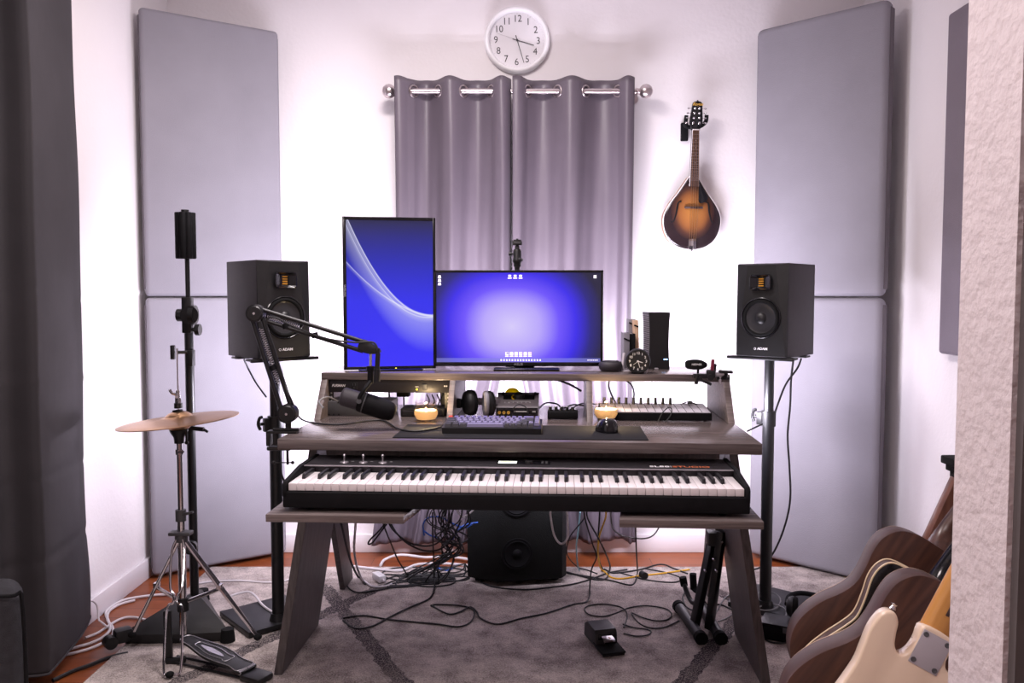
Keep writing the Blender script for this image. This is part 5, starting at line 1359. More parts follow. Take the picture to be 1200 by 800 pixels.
# ------------------------------------------------------------------ under the desk
sw_ = thing('subwoofer', 'large black floor speaker standing under the desk', 'speaker', (0.02, 3.52, RZ), (0, 0, R(0)))
H = 0.44
l0, l1, r1 = onz(548, 682, RZ), onz(585, 687, RZ), onz(664, 683, RZ)
px_ = [(l0.x, l0.y), (l1.x, l1.y-0.01), (r1.x-0.02, r1.y-0.005), (r1.x, r1.y+0.03), (r1.x-0.03, 3.80), (l0.x+0.06, 3.80)]
b = MB().prism(px_, RZ+0.02, RZ+H, bev=0.010); 
b.build('cabinet', M['sub'], sw_, world=True)
f0 = Vector((l1.x, l1.y-0.01, 0)); f1 = Vector((r1.x-0.02, r1.y-0.005, 0)); fd = (f1-f0).normalized(); fn_ = Vector((fd.y, -fd.x, 0))
def driver(px, py, rad, nm):
    p = at(px, py, (f0.y+f1.y)/2); p = Vector((p.x, f0.y+(f1.y-f0.y)*((p.x-f0.x)/(f1.x-f0.x)), p.z))
    T = axisT(p, fn_)
    g = MB().lathe([(rad, -0.002), (rad, 0.004), (rad*0.94, 0.006), (rad*0.86, 0.003), (rad*0.8, 0.0055), (rad*0.72, 0.002), (rad*0.3, 0.0005), (rad*0.26, 0.005), (0, 0.008)], 44, T); g.build(nm, M['black_m'], sw_, world=True, sharp=60)
driver(606, 648, 0.068, 'lower_driver'); driver(606, 586, 0.068, 'upper_driver')
b = MB()
for q in ((l0.x+0.05, l0.y+0.03), (r1.x-0.05, r1.y+0.06), (l0.x+0.10, 3.76), (r1.x-0.08, 3.76)): b.cyl((q[0], q[1], RZ), (q[0], q[1], RZ+0.022), 0.02, seg=14)
b.build('feet', M['rubber'], sw_, world=True)
MB().box(((f0.x+f1.x)/2, (f0.y+f1.y)/2+0.12, RZ+H+0.006), (0.12, 0.03, 0.012), bev=0.004).build('handle', M['black'], sw_, world=True)
# grey power block among the cables
pbk = onz(573, 672, RZ)
pb = thing('power_brick', 'grey power brick lying among cables left of the floor speaker', 'power adapter', (-0.125, 3.60, RZ), (0, R(-6), R(12)))
MB().box((0, 0, 0.042), (0.055, 0.04, 0.084), bev=0.006).build('housing', M['grey'], pb); MB().box((0, -0.021, 0.04), (0.03, 0.001, 0.04)).build('rating_label', M['print_dim'], pb)
MB().tube([(0, 0, 0.082), (0.004, 0.0, 0.12), (0.03, 0.02, 0.16)], 0.003, seg=7).build('cord', M['cord_b'], pb)
pb = thing('power_adapter', 'small white plug adapter on the rug beside the left rear desk leg', 'power adapter', (-0.575, 3.53, RZ), (0, 0, R(35)))
MB().box((0, 0, 0.016), (0.035, 0.075, 0.030), bev=0.006).build('housing', M['white'], pb); MB().cyl((0, -0.036, 0.016), (0, -0.06, 0.014), 0.006, 0.004, seg=10).build('strain_relief', M['cord_w'], pb)
pb = thing('cable_connector', 'small black round plug lying on the rug right of the floor speaker', 'plug', tuple(onz(756, 679, RZ)), (0, 0, R(20)))
MB().cyl((0, 0.0, 0.016), (0, 0.03, 0.016), 0.0155, seg=18).build('housing', M['black'], pb); MB().cyl((-0.0, 0.03, 0.012), (0.01, 0.055, 0.008), 0.006, 0.004, seg=10).build('strain_relief', M['cord_b'], pb)

# sustain pedal
p = (onz(701, 768, RZ)+onz(738, 769, RZ))/2
sp_ = thing('sustain_pedal', 'black sustain pedal with chrome tongue on the rug', 'pedal', (p.x, p.y, RZ), (0, 0, R(14)))
MB().prism([(0.0, 0.0), (0.0, 0.010), (0.07, 0.014), (0.075, 0.05), (0.085, 0.060), (0.165, 0.062), (0.195, 0.045), (0.200, 0.0)], -0.040, 0.040, TX, bev=0.003).build('housing', M['black'], sp_)
MB().box((0, 0.045, 0.0115), (0.084, 0.10, 0.006), bev=0.002).build('base_pad', M['rubber'], sp_)
MB().prism([(0.035, 0.033), (0.045, 0.040), (0.10, 0.046), (0.10, 0.041), (0.048, 0.034), (0.037, 0.027)], -0.021, 0.021, TX, bev=0.003).build('tongue', M['chrome'], sp_)
MB().box((0, 0.074, 0.030), (0.062, 0.004, 0.034), bev=0.001).build('slot', M['black_g'], sp_)

# folded black stand leaning by the right desk leg
fs_ = thing('folded_keyboard_stand', 'black folded keyboard stand under the desk by the right legs', 'stand', (0.70, 3.05, RZ))
fa = [(onz(795, 710, RZ+0.02), onz(822, 748, RZ+0.02)), (onz(821, 708, RZ+0.02), onz(845, 748, RZ+0.02))]
for k, (q0, q1) in enumerate(fa):
    g = MB().cyl(q0, q1, 0.020, seg=18).build('foot_tube', M['black_metal'], fs_, world=True)
    for q, s_ in ((q0, 0.02), (q1, -0.02)):
        d = (q1-q0).normalized()*s_; MB().cyl(q-d*0.25, q+d, 0.0235, seg=18).build('end_cap', M['rubber'], g, world=True)
def upr(a, b_, nm):
    d = b_-a; T = axisT((a+b_)/2, d)
    return MB().box((0, 0, 0), (0.034, 0.026, d.length), bev=0.004, T=T).build(nm, M['black_metal'], fs_, world=True)
u0, u1 = upr(at(813, 736, 2.99), at(837, 622, 3.02), 'upright_tube'), upr(at(831, 736, 2.98), at(846, 622, 2.95), 'upright_tube')
g = MB()
for px, py, Y in ((834, 634, 2.995), (845, 634, 2.93), (826, 668, 2.985), (839, 668, 2.935), (836, 655, 2.94)): p = at(px, py, Y); g.cyl(p+Vector((0, -0.012, 0)), p+Vector((0, 0.004, 0)), 0.004, seg=10)
g.build('bolts', M['chrome'], fs_, world=True)
b = MB().box(at(840, 630, 2.98), (0.07, 0.05, 0.05), bev=0.006); b.build('hinge_block', M['black'], fs_, world=True)
b = MB().tube([at(801, 681, 3.16), at(805, 694, 3.13), at(812, 706, 3.08), at(822, 704, 3.02)], 0.009, seg=10); b.build('support_arm', M['black_metal'], fs_, world=True)
MB().cyl(at(800, 676, 3.16), at(802, 686, 3.16), 0.014, seg=14).build('arm_tip', M['rubber'], fs_, world=True)
b = MB().cyl(at(812, 672, 3.10), at(813, 690, 3.10), 0.013, seg=14); b.cyl(at(813, 690, 3.10), at(822, 697, 3.03), 0.009, seg=12); b.build('arm_tip', M['rubber'], fs_, world=True)

# black box and headphones by the right speaker stand
p = onz(918, 742, RZ)
bxx = thing('equipment_case', 'small black case on the rug in front of the right speaker stand', 'case', (1.00, 2.93, RZ), (0, 0, R(-28)))
MB().box((0, 0, 0.026), (0.20, 0.11, 0.052), bev=0.006).build('body', M['black_m'], bxx); MB().box((0, 0, 0.056), (0.196, 0.106, 0.008), bev=0.003).build('lid', M['black'], bxx)
MB().box((0, -0.057, 0.045), (0.03, 0.006, 0.018), bev=0.002).build('latch', M['grey_d'], bxx)
hp2 = thing('headphones', 'black headphones lying on the small case by the right speaker stand', 'headphones', T=Matrix.Translation((1.045, 2.945, RZ+0.062)) @ Matrix.Rotation(R(-35), 4, 'Z'))
def cup2(cx, cy, ang, tilt_):
    Tc = Matrix.Translation((cx, cy, 0.040)) @ Matrix.Rotation(ang, 4, 'Z') @ Matrix.Rotation(tilt_, 4, 'X') @ Matrix.Rotation(PI/2, 4, 'Y')
    c_ = MB().lathe([(0, -0.018), (0.022, -0.017), (0.034, -0.010), (0.038, 0.0), (0.038, 0.006), (0, 0.006)], 32, Tc).build('ear_cup', M['black'], hp2, sharp=50)
    MB().lathe([(0.020, 0.006), (0.036, 0.006), (0.039, 0.012), (0.034, 0.020), (0.024, 0.018), (0.020, 0.010)], 32, Tc).build('ear_pad', M['rubber'], c_, sharp=60)
cup2(-0.035, 0.0, R(10), 0); cup2(0.045, 0.0, R(170), 0)
MB().tube([(-0.052, 0.0, 0.045), (-0.060, 0.05, 0.055), (-0.04, 0.095, 0.06), (0.005, 0.112, 0.06), (0.05, 0.095, 0.06), (0.070, 0.05, 0.055), (0.062, 0.0, 0.045)], 0.009, seg=10).build('headband', M['black_m'], hp2)
# ------------------------------------------------------------------ guitars on a rack behind the pillar
def frame(n, roll):
    n = Vector(n).normalized(); r_ = Vector((-n.y, n.x, 0)).normalized(); u = n.cross(r_).normalized()
    a = (u*math.cos(roll)+r_*math.sin(roll)).normalized(); l = a.cross(n).normalized()
    return l, a, n
def place(anchor, t0, s0, n, roll):
    l, a, n = frame(n, roll)
    o = anchor-l*t0-a*s0
    return Matrix.Translation(o) @ Matrix((l, a, n)).transposed().to_4x4()
def sym(half): return half+[(-t, s) for t, s in reversed(half)]
DREAD = smooth2d(sym([(0.05, 0.0), (0.115, 0.018), (0.165, 0.055), (0.192, 0.105), (0.195, 0.155), (0.178, 0.215), (0.150, 0.268), (0.137, 0.31), (0.139, 0.355), (0.147, 0.405), (0.145, 0.448), (0.122, 0.485), (0.08, 0.502), (0.03, 0.505)]), 4)
LP = smooth2d(sym([(0.05, 0.0), (0.115, 0.018), (0.135, 0.055), (0.148, 0.105), (0.147, 0.155), (0.134, 0.205), (0.118, 0.250), (0.110, 0.285), (0.118, 0.33), (0.130, 0.375), (0.128, 0.41), (0.110, 0.432), (0.06, 0.440), (0.03, 0.440)]), 4)
STRAT = smooth2d([(0, 0), (0.075, 0.004), (0.135, 0.035), (0.160, 0.095), (0.152, 0.155), (0.132, 0.205), (0.134, 0.255), (0.142, 0.300), (0.138, 0.345), (0.122, 0.362), (0.104, 0.352), (0.085, 0.315), (0.062, 0.288), (0.040, 0.284), (0.030, 0.300), (0.028, 0.335), (-0.026, 0.338), (-0.027, 0.305), (-0.031, 0.282), (-0.041, 0.270), (-0.053, 0.279), (-0.060, 0.298), (-0.066, 0.320), (-0.080, 0.332), (-0.096, 0.322), (-0.103, 0.290), (-0.100, 0.250), (-0.098, 0.215), (-0.106, 0.150), (-0.118, 0.09), (-0.105, 0.035), (-0.06, 0.004)], 4)
SM = [(x*0.94, y*0.94) for x, y in DREAD]
def neck(parent, s0, z_top, m, l=0.36, w0=0.056, w1=0.044, heel=0.05, hd='acoustic'):
    b = MB(); vs, fs = [], []; ns = 20; nk = 12
    for i in range(ns+1):
        f = i/ns; s = s0-0.01+l*f; w = (w0+(w1-w0)*f)/2
        dpt = 0.021+(heel-0.021)*max(0, 1-f*7)**1.5
        for k in range(nk+1):
            a = PI*k/nk; vs.append((-w*math.cos(a), s, z_top+dpt*math.sin(a)))
    for i in range(ns):
        for k in range(nk): fs.append((i*(nk+1)+k, i*(nk+1)+k+1, (i+1)*(nk+1)+k+1, (i+1)*(nk+1)+k))
        fs.append((i*(nk+1)+nk, i*(nk+1), (i+1)*(nk+1), (i+1)*(nk+1)+nk))
    fs += [tuple(range(nk, -1, -1)), tuple(ns*(nk+1)+k for k in range(nk+1))]
    nko = b.add(vs, fs).build('neck', m, parent, sharp=50)
    e = s0-0.01+l
    hs_ = [(-0.022, e-0.002), (0.022, e-0.002), (0.036, e+0.03), (0.033, e+0.16), (-0.033, e+0.16), (-0.036, e+0.03)]
    h = MB().prism(hs_, z_top+0.0, z_top+0.014, bev=0.002).build('headstock', m, nko)
    for sx in (-1, 1):
        for k in range(3):
            g = MB().cyl((sx*0.030, e+0.045+k*0.042, z_top+0.007), (sx*0.048, e+0.045+k*0.042, z_top+0.007), 0.0035, seg=8); g.sphere((sx*0.052, e+0.045+k*0.042, z_top+0.007), 0.008, seg=10); g.build('tuning_peg', M['chrome'], h)
    MB().prism([(-w0/2, s0-0.12), (w0/2, s0-0.12), (w1/2, e), (-w1/2, e)], z_top-0.006, z_top+0.0004, bev=0.001).build('fretboard', M['dark_wood'], nko)
def acoustic(label, px, py, Y, n, roll, depth, mb_, ms_, bind=None, outline=DREAD, t0=-0.147, s0=0.42, neck_m=None, body_top=0.505):
    T = place(at(px, py, Y), t0, s0, n, roll)
    g = thing('acoustic_guitar', label, 'guitar', T=T, group=None)
    b = MB().prism(outline, -depth, 0.0, mi=0, mi_side=1, bev=0.0025)
    b.build('body', [mb_, ms_], g, sharp=40)
    if bind:
        q = MB()
        for z in ((-0.001, -depth+0.001) if bind == 'both' else (-0.001,)):
            q.tube([(x*1.003, y, z) for x, y in outline], 0.0024, seg=6, spline=False, closed=True)
        q.build('binding', M['binding'], g)
    sd = MB().prism([(x*0.995, 0.003+y*0.994) for x, y in outline], -depth-0.0012, -depth+0.002); sd.build('soundboard', M['tan'], g)
    MB().lathe([(0.049, -0.0022), (0.056, -0.0022), (0.056, -0.0008), (0.049, -0.0008), (0.049, -0.0022)], 40, Matrix.Translation((0, body_top*0.66, -depth))).build('rosette', M['dark_wood'], g)
    MB().box((0, 0.16, -depth-0.004), (0.17, 0.03, 0.008), bev=0.003).build('bridge', M['dark_wood'], g)
    neck(g, body_top, -depth, neck_m or M['mahogany'], heel=min(0.085, depth*0.85))
    MB().lathe([(0, 0), (0.0065, 0.0), (0.0065, 0.003), (0.004, 0.008), (0.007, 0.012), (0, 0.013)], 14, Matrix.Translation((0, 0.0, -depth/2)) @ Matrix.Rotation(PI/2, 4, 'X')).build('strap_button', M['chrome'], g)
    return g
NV = (-0.225, -0.965, 0.145)
acoustic('brown acoustic guitar seen from behind, rearmost on the rack at right', 1028, 639, 2.00, NV, R(33), 0.100, M['rosewood'], M['rosewood_side'], outline=SM, t0=-0.138, s0=0.395, body_top=0.475, neck_m=M['rosewood'])
acoustic('black bodied guitar with cream binding between the two brown acoustic guitars', 1030, 667, 1.86, NV, R(33), 0.050, M['black_g'], M['rosewood_side'], bind='both', outline=LP, t0=-0.130, s0=0.40, body_top=0.44, neck_m=M['black_g'])
acoustic('brown acoustic guitar seen from behind, just behind the cream electric guitar', 1044, 692, 1.70, NV, R(36), 0.095, M['rosewood'], M['rosewood_side'], outline=SM, t0=-0.138, s0=0.395, body_top=0.475)
T = place(at(1090, 764, 1.44), 0.0, 0.3, (-0.22, -0.96, 0.17), R(26))
eg = thing('electric_guitar', 'cream electric guitar seen from behind, frontmost on the rack at right', 'guitar', T=T)
MB().prism(STRAT, -0.044, 0.0, bev=0.006, seg=3).build('body', M['cream'], eg, sharp=70)
pl = MB().box((0.0, 0.300, 0.0008), (0.051, 0.064, 0.0022), bev=0.0012).build('neck_plate', M['silver_paint'], eg)
for sx in (-1, 1):
    for sy in (-1, 1): MB().lathe([(0, 0.0018), (0.0048, 0.0018), (0.004, 0.0036), (0.0018, 0.0030), (0, 0.0030)], 14, Matrix.Translation((sx*0.019, 0.300+sy*0.025, 0))).build('screw', M['grey_d'], pl)
neck(eg, 0.335, -0.030, M['maple'], l=0.50, heel=0.024)
MB().box((0, 0.52, -0.0075), (0.006, 0.30, 0.002), bev=0.0005).build('skunk_stripe', M['dark_wood'], eg)
MB().box((0.0, 0.155, 0.001), (0.08, 0.10, 0.0022), bev=0.001).build('spring_cover', M['white_bind'], eg)
MB().lathe([(0, 0), (0.0065, 0.0), (0.004, 0.006), (0.007, 0.010), (0, 0.011)], 14, Matrix.Translation((-0.080, 0.334, -0.022)) @ Matrix.Rotation(-PI/2, 4, 'X')).build('strap_button', M['chrome'], eg)

# the rack: slanted end boards, padded neck rest and base rails running away from the camera
rk = thing('guitar_rack', 'wooden guitar rack with slanted end board and black stepped neck rest at right', 'guitar rack', (1.0, 1.7, 0))
def plank(a, b_, w, th, nm, m, nrm=Vector((0, 1, 0))):
    d = (b_-a); L_ = d.length; d.normalize(); x = d.cross(nrm).normalized()
    T = Matrix.Translation((a+b_)/2) @ Matrix((x, nrm, d)).transposed().to_4x4()
    return MB().box((0, 0, 0), (w, th, L_), bev=0.003, T=T).build(nm, m, rk, world=True)
YR = 2.24
tp = at(1143, 560, YR); bt_ = at(1101, 650, YR); dd = (tp-bt_).normalized()
base = bt_-dd*(bt_.z-0.026)/dd.z
for Y in (YR, 1.30):
    o_ = Vector((0, Y-YR, 0))
    e = plank(base+o_, tp+o_+dd*0.02, 0.115, 0.032, 'end_board', M['rack_wood'])
    if Y == YR:
        g = MB()
        for px, py in ((1094, 630), (1102, 619)): p = at(px, py, YR-0.016); g.cyl(p, p+Vector((0, -0.006, 0)), 0.0055, seg=12)
        g.build('bolts', M['chrome'], e, world=True)
    plank(tp+o_-Vector((0, 0, 0.03)), Vector((min(tp.x+0.30, XR-0.06), Y, 0.014)), 0.07, 0.03, 'rear_leg', M['rack_wood'])
q = at(1114, 545, YR-0.05); nr = MB()
for k, x0_ in enumerate((q.x+0.008, q.x+0.022, q.x+0.034)): nr.box(((x0_+1.36)/2, YR-0.045, q.z+0.004-0.020*k), (1.36-x0_, 0.13, 0.022), bev=0.004)
nr.box((1.33, 1.72, q.z-0.016), (0.10, 0.84, 0.06), bev=0.012)
nr.build('neck_rest', M['rubber'], rk, world=True)
MB().box((0.93, 1.77, 0.094), (0.66, 0.88, 0.030), bev=0.008).build('base_shelf', M['rack_wood'], rk, world=True)
MB().box((0.70, 1.45, 0.190), (0.30, 0.10, 0.160), bev=0.015).build('padded_block', M['rubber'], rk, world=True)
for x in (0.64, 1.22):
    for y in (1.37, 2.17): MB().box((x, y, 0.040), (0.05, 0.05, 0.078), bev=0.004).build('foot', M['rack_wood'], rk, world=True)

# ------------------------------------------------------------------ cables
CB, CW = M['cord_b'], M['cord_w']
cable([(505, 709), (525, 719), (538, 717), (551, 711), (559, 717), (563, 724), (583, 731), (612, 724), (641, 718), (671, 708), (687, 705), (691, 697), (691, 690), (693, 668, 3.45), (699, 652, 3.42), (694, 636, 3.38), (686, 609, 3.33), (684, 596, 3.3)], 0.0032, CB, 'long black cable wandering across the rug in front of the floor speaker')
cable([(402, 724), (426, 721), (452, 725), (481, 728), (513, 731), (537, 734), (552, 728), (555, 715), (540, 709.5), (513, 708), (505, 710)], 0.0030, CB, 'black cable looping on the rug at the centre left')
cable([(402, 727), (417, 736), (437, 733), (458, 722), (481, 711), (503, 701), (509, 688), (509, 677), (508, 650, 3.40), (507, 620, 3.30), (507, 600, 3.26)], 0.0032, CB, 'black cable dropping from the desk and curling left on the rug')
cable([(553, 673), (560, 679), (577, 687), (612, 690.5), (640, 688.5), (672, 684), (695, 677.5), (713, 671), (735, 667)], 0.0032, CB, 'black cable lying along the foot of the floor speaker')
cable([(398, 608, 3.08), (401, 618, 3.10), (406, 640, 3.2), (412, 660, 3.35), (420, 676), (428, 684)], 0.0045, CB, 'thick black cable hanging beside the left rear desk leg')
cable([(417, 610, 3.16), (416.5, 618, 3.18), (415, 642, 3.28), (418, 663, 3.4), (426, 681), (436, 687), (450, 687), (459, 684)], 0.0048, CW, 'white cable hanging under the left part of the desk')
cable([(405, 683), (410, 690), (420, 694), (437, 692), (450, 690), (460, 688), (478, 687), (497, 684)], 0.0032, CB, 'black cable curving over the rug beside the left rear desk leg')
cable([(449, 612, 3.1), (451, 619, 3.14), (458, 636, 3.25), (466, 655, 3.36), (474, 668, 3.45), (478, 675)], 0.0030, CB, 'black cable dropping straight to the rug from the left tray edge')
cable([(452, 612, 3.12), (444, 622, 3.14), (434, 632, 3.16), (431.5, 637, 3.17), (436, 636, 3.16), (444, 626, 3.14), (453, 614, 3.12)], 0.0034, CB, 'black cable making a short hanging loop at the left tray edge')
cable([(455, 612, 3.12), (462, 622, 3.16), (476, 634, 3.2), (492, 639, 3.24), (505, 639, 3.27), (515, 634, 3.28), (524, 622, 3.28), (530, 600, 3.26)], 0.0036, CB, 'upper of two black cables swagging from the left tray edge to the tangle')
cable([(457, 612, 3.14), (466, 626, 3.2), (480, 638, 3.26), (498, 645, 3.3), (516, 643, 3.33), (530, 630, 3.33), (540, 610, 3.30)], 0.0036, CB, 'lower of two black cables swagging from the left tray edge to the tangle')
# tangled bundle
rnd = random.Random(21)
gl = 'tangled black cables left of the floor speaker'
for k in range(16):
    xs_ = rnd.uniform(500, 548); x1 = rnd.uniform(505, 546); xf = rnd.uniform(446, 540)
    P = [(xs_, 594, 3.26+rnd.uniform(-.05, .05)), (xs_+rnd.uniform(-6, 6), 612, 3.3+rnd.uniform(-.05, .08)), (x1+rnd.uniform(-10, 10), 630+rnd.uniform(-5, 5), 3.36+rnd.uniform(-.05, .08)),
         (530+rnd.uniform(-13, 13), 643+rnd.uniform(-4, 5), 3.42+rnd.uniform(-.05, .05)), (rnd.uniform(505, 540), 657+rnd.uniform(-4, 4), 3.46+rnd.uniform(-.03, .03)), (rnd.uniform(470, 530), rnd.uniform(672, 684)), (xf, rnd.uniform(674, 688)), (xf+rnd.uniform(-22, 14), rnd.uniform(670, 684)), (rnd.uniform(480, 540), rnd.uniform(670, 678))]
    if k % 3 == 1: P = P[:-2]+[(rnd.uniform(490, 545), rnd.uniform(668, 676)), (545, 660, 3.6)]
    cable(P, rnd.choice((0.0022, 0.0027, 0.0032)), CB, 'black cable in the tangled bundle under the desk left of the floor speaker', gl, sub=6)
for k in range(4):
    a = k*0.9
    cx, cy = (492, 506, 480, 515)[k], (676, 680, 672, 673)[k]
    P = [(cx+(24+4*k)*math.cos(a+t*0.55), cy+(6.5+k*0.7)*math.sin(a+t*0.55)) for t in range(13)]
    cable(P, 0.0028, CB, 'black cable coiled flat on the rug left of the floor speaker', 'coiled black cables on the rug')
cable([(446, 662), (452, 655), (470, 650, 3.80), (500, 653), (525, 652), (549, 655)], 0.0065, CW, 'rear of two thick white cables along the wall under the desk')
cable([(400, 662), (420, 664), (446, 667), (470, 668), (490, 661), (520, 660), (549, 662)], 0.0060, CW, 'front of two thick white cables along the wall under the desk')
cable([(497, 627, 3.38), (496, 614, 3.36), (503, 606, 3.34), (517, 606, 3.34), (530, 613, 3.38), (545, 618, 3.40), (556, 612, 3.38)], 0.0034, M['cord_blue'], 'blue network cable arching at the top of the cable tangle')
cable([(497, 622, 3.38), (504, 627, 3.4), (516, 632, 3.44), (526, 645, 3.48), (521, 655, 3.52), (512, 666), (524, 668), (536, 662)], 0.0034, M['cord_blue'], 'blue network cable snaking down through the cable tangle')
cable([(530, 632, 3.42), (536, 622, 3.4), (545, 615, 3.42), (560, 612, 3.44)], 0.0036, M['cord_blue'], 'blue network cable running behind the floor speaker')
cable([(535, 596, 3.3), (541, 605, 3.3), (548, 603, 3.34), (556, 596, 3.36)], 0.0036, CW, 'short white cable swagging just left of the floor speaker')
cable([(645, 596, 3.30), (645.5, 606, 3.30), (649.5, 627, 3.31), (657.4, 637, 3.31), (665, 630, 3.31), (665.5, 614, 3.30), (664, 596, 3.3)], 0.0042, CW, 'white cable hanging in a loop in front of the floor speaker')
cable([(685, 600, 3.32), (684, 608, 3.33), (676, 618, 3.36), (668, 629, 3.42), (664, 645, 3.52), (668, 655, 3.6), (680, 666), (700, 672)], 0.0028, CB, 'black cable curving around the right side of the floor speaker')
cable([(688, 598, 3.30), (689, 608, 3.31), (702, 632, 3.38), (711, 651, 3.45), (715, 665), (711, 677), (700, 679), (690, 677), (664, 670)], 0.0036, CB, 'thick black cable dropping right of the floor speaker and turning left')
cable([(703, 598, 3.34), (702.5, 607, 3.35), (701, 632, 3.42), (701, 652, 3.52), (707, 667), (719, 671), (748, 667.5), (774, 661), (790, 666), (806, 672)], 0.0034, CB, 'black cable running right over the rug to the folded stand')
cable([(710, 598, 3.33), (709.6, 607, 3.34), (702.5, 628, 3.40), (701, 650, 3.48), (705, 668), (716, 676), (729, 677.6), (751, 674.4), (780, 671), (808, 667)], 0.0036, M['cord_y'], 'yellow cable dropping from the desk and running right over the rug')
cable([(745, 612, 3.25), (745, 624, 3.27), (746, 650, 3.36), (747, 672), (744, 682), (737, 685), (716, 680), (688, 675), (664, 671)], 0.0032, CB, 'black cable dropping from the right tray edge and turning left')
cable([(727, 671), (740, 674.5), (754, 678.4), (776, 681.5), (793, 681.5), (798, 677), (782, 671), (756, 666)], 0.0028, CB, 'black cable making a narrow flat loop by the folded stand')
cable([(716, 598, 3.3), (716, 607, 3.3), (719, 620, 3.3), (730, 627.7, 3.3), (751, 631, 3.3), (764, 628, 3.28), (772, 618, 3.26), (774, 606, 3.25)], 0.0030, M['cord_g'], 'grey cable swagging from the desk centre to the right tray')
cable([(680, 600, 3.45), (678, 620, 3.48), (675.6, 640, 3.52), (676.7, 660, 3.58), (679, 668)], 0.0034, M['cord_c'], 'pale blue cable hanging down right of the floor speaker')
cable([(731, 735), (735, 722), (732, 714), (722, 709.5), (705, 707.5), (690, 709.5), (685, 714), (691, 720), (707, 722), (722, 718), (737, 712), (757, 709.5), (780, 713), (787, 720), (781, 726), (768, 727), (752, 723), (740, 718), (748, 729), (760, 735), (777, 735), (796, 727)], 0.0026, CB, 'thin black pedal cable looping on the rug behind the sustain pedal')
cable([(730, 731), (742, 735), (757, 737), (763, 740), (758, 744), (745, 745), (731, 742)], 0.0026, CB, 'thin black cable loop on the rug right of the sustain pedal')
# left floor
cable([(72, 763), (90, 758), (107, 753), (121, 746), (129, 737), (127, 727), (124, 718), (130, 711), (142, 704), (155, 700.5), (181, 697), (205, 696)], 0.0052, CW, 'white cable on the floor boards along the left wall, curving up to the rug', zf=0.002)
cable([(72, 768), (90, 764), (107, 759), (124, 751), (132, 744), (132, 735), (126, 726), (128, 716), (140, 708), (158, 703)], 0.0052, CW, 'white cable on the floor boards lying nearest the dark curtain hem', zf=0.002)
cable([(100, 747), (115, 741), (130, 731), (140, 725.5), (150, 723), (163, 724), (180, 729)], 0.0048, CW, 'short white cable on the floor boards ending at the boom stand base', zf=0.002)
cable([Vector((-1.585, 2.93, 0.012)), Vector((-1.578, 2.98, 0.07)), Vector((-1.575, 3.04, 0.105)), Vector((-1.573, 3.09, 0.07)), Vector((-1.56, 3.08, 0.012)), Vector((-1.50, 3.02, 0.008))], 0.0035, CW, 'thin white cable arching against the left baseboard')
cable([(228, 684), (250, 681), (280, 680), (312, 682), (335, 680), (352, 672)], 0.0040, CW, 'white cable on the rug behind the left speaker stand')
cable([(268, 699), (280, 695), (292, 693.5), (300, 699), (307, 708), (318, 716), (332, 722)], 0.0048, CW, 'white cable curling over the left speaker stand base', zf=RZ+0.022)
cable([(340, 690), (352, 700), (360, 712), (372, 720)], 0.0046, CW, 'white cable lying between the two left desk legs')
cable([(62, 797), (85, 786), (105, 779), (128, 770), (150, 765)], 0.0065, CB, 'thick black cable on the floor boards running left from the boom stand', zf=0.002)
# speaker leads
cable([at(286, 421, 3.14), at(292, 434, 3.16), at(301, 450, 3.14), at(312, 465, 3.10)], 0.0034, CB, 'black speaker lead under the left studio monitor')
cable([at(328, 524, 2.62), at(327, 540, 2.62), at(330, 556, 2.64), at(337, 570, 2.66), at(347, 579, 2.68), at(352, 582, 2.72)], 0.0030, CB, 'black cable hanging under the left desk edge beside the clamp')
cable([at(939, 420, 3.28), at(934, 432, 3.27), at(921, 450, 3.24), at(911, 475, 3.20), at(906, 492, 3.16)], 0.0038, CB, 'black speaker lead slanting down to the right stand pole')
cable([at(930, 420, 3.26), at(927, 445, 3.26), at(926, 475, 3.25), at(923, 510, 3.25), at(925, 545, 3.26), at(926, 585, 3.28), at(919, 618, 3.32), at(907, 646, 3.36), at(893, 663, 3.40), at(884, 667, 3.42)], 0.0040, CB, 'long black speaker lead hanging from the right studio monitor')
cable([at(876, 505, 2.98), at(884, 501, 3.02), at(893, 497, 3.10)], 0.0032, CB, 'short black lead between the right desk edge and stand pole')
# coils by the right stand
for k, (cx, cy, rx_, ry_, m, lb, gg) in enumerate(((898, 704, 17, 11, 'cord_g', 'thin grey cable coiled on the right speaker stand base, rear loop', None), (903, 718, 19, 10, 'cord_g', 'thin grey cable coiled in front of the right speaker stand, front loop', None))):
    cable([onz(cx+rx_*math.cos(t*0.6), cy+ry_*math.sin(t*0.6), RZ+0.03-0.004*k+0.001*t) for t in range(12)], 0.0026, M[m], lb, gg)
cable([(893, 738), (896, 748), (908, 753), (925, 752), (940, 746)], 0.0030, CB, 'black cable curving over the rug toward the guitars')
cable([(806, 690), (800, 700), (806, 712), (822, 716), (842, 708), (862, 716), (880, 722)], 0.0030, CB, 'black cable winding around the folded stand feet')
cable([(838, 720), (850, 700), (862, 697), (868, 708), (855, 722), (842, 728)], 0.0028, M['cord_g'], 'grey cable looping behind the right front desk leg')
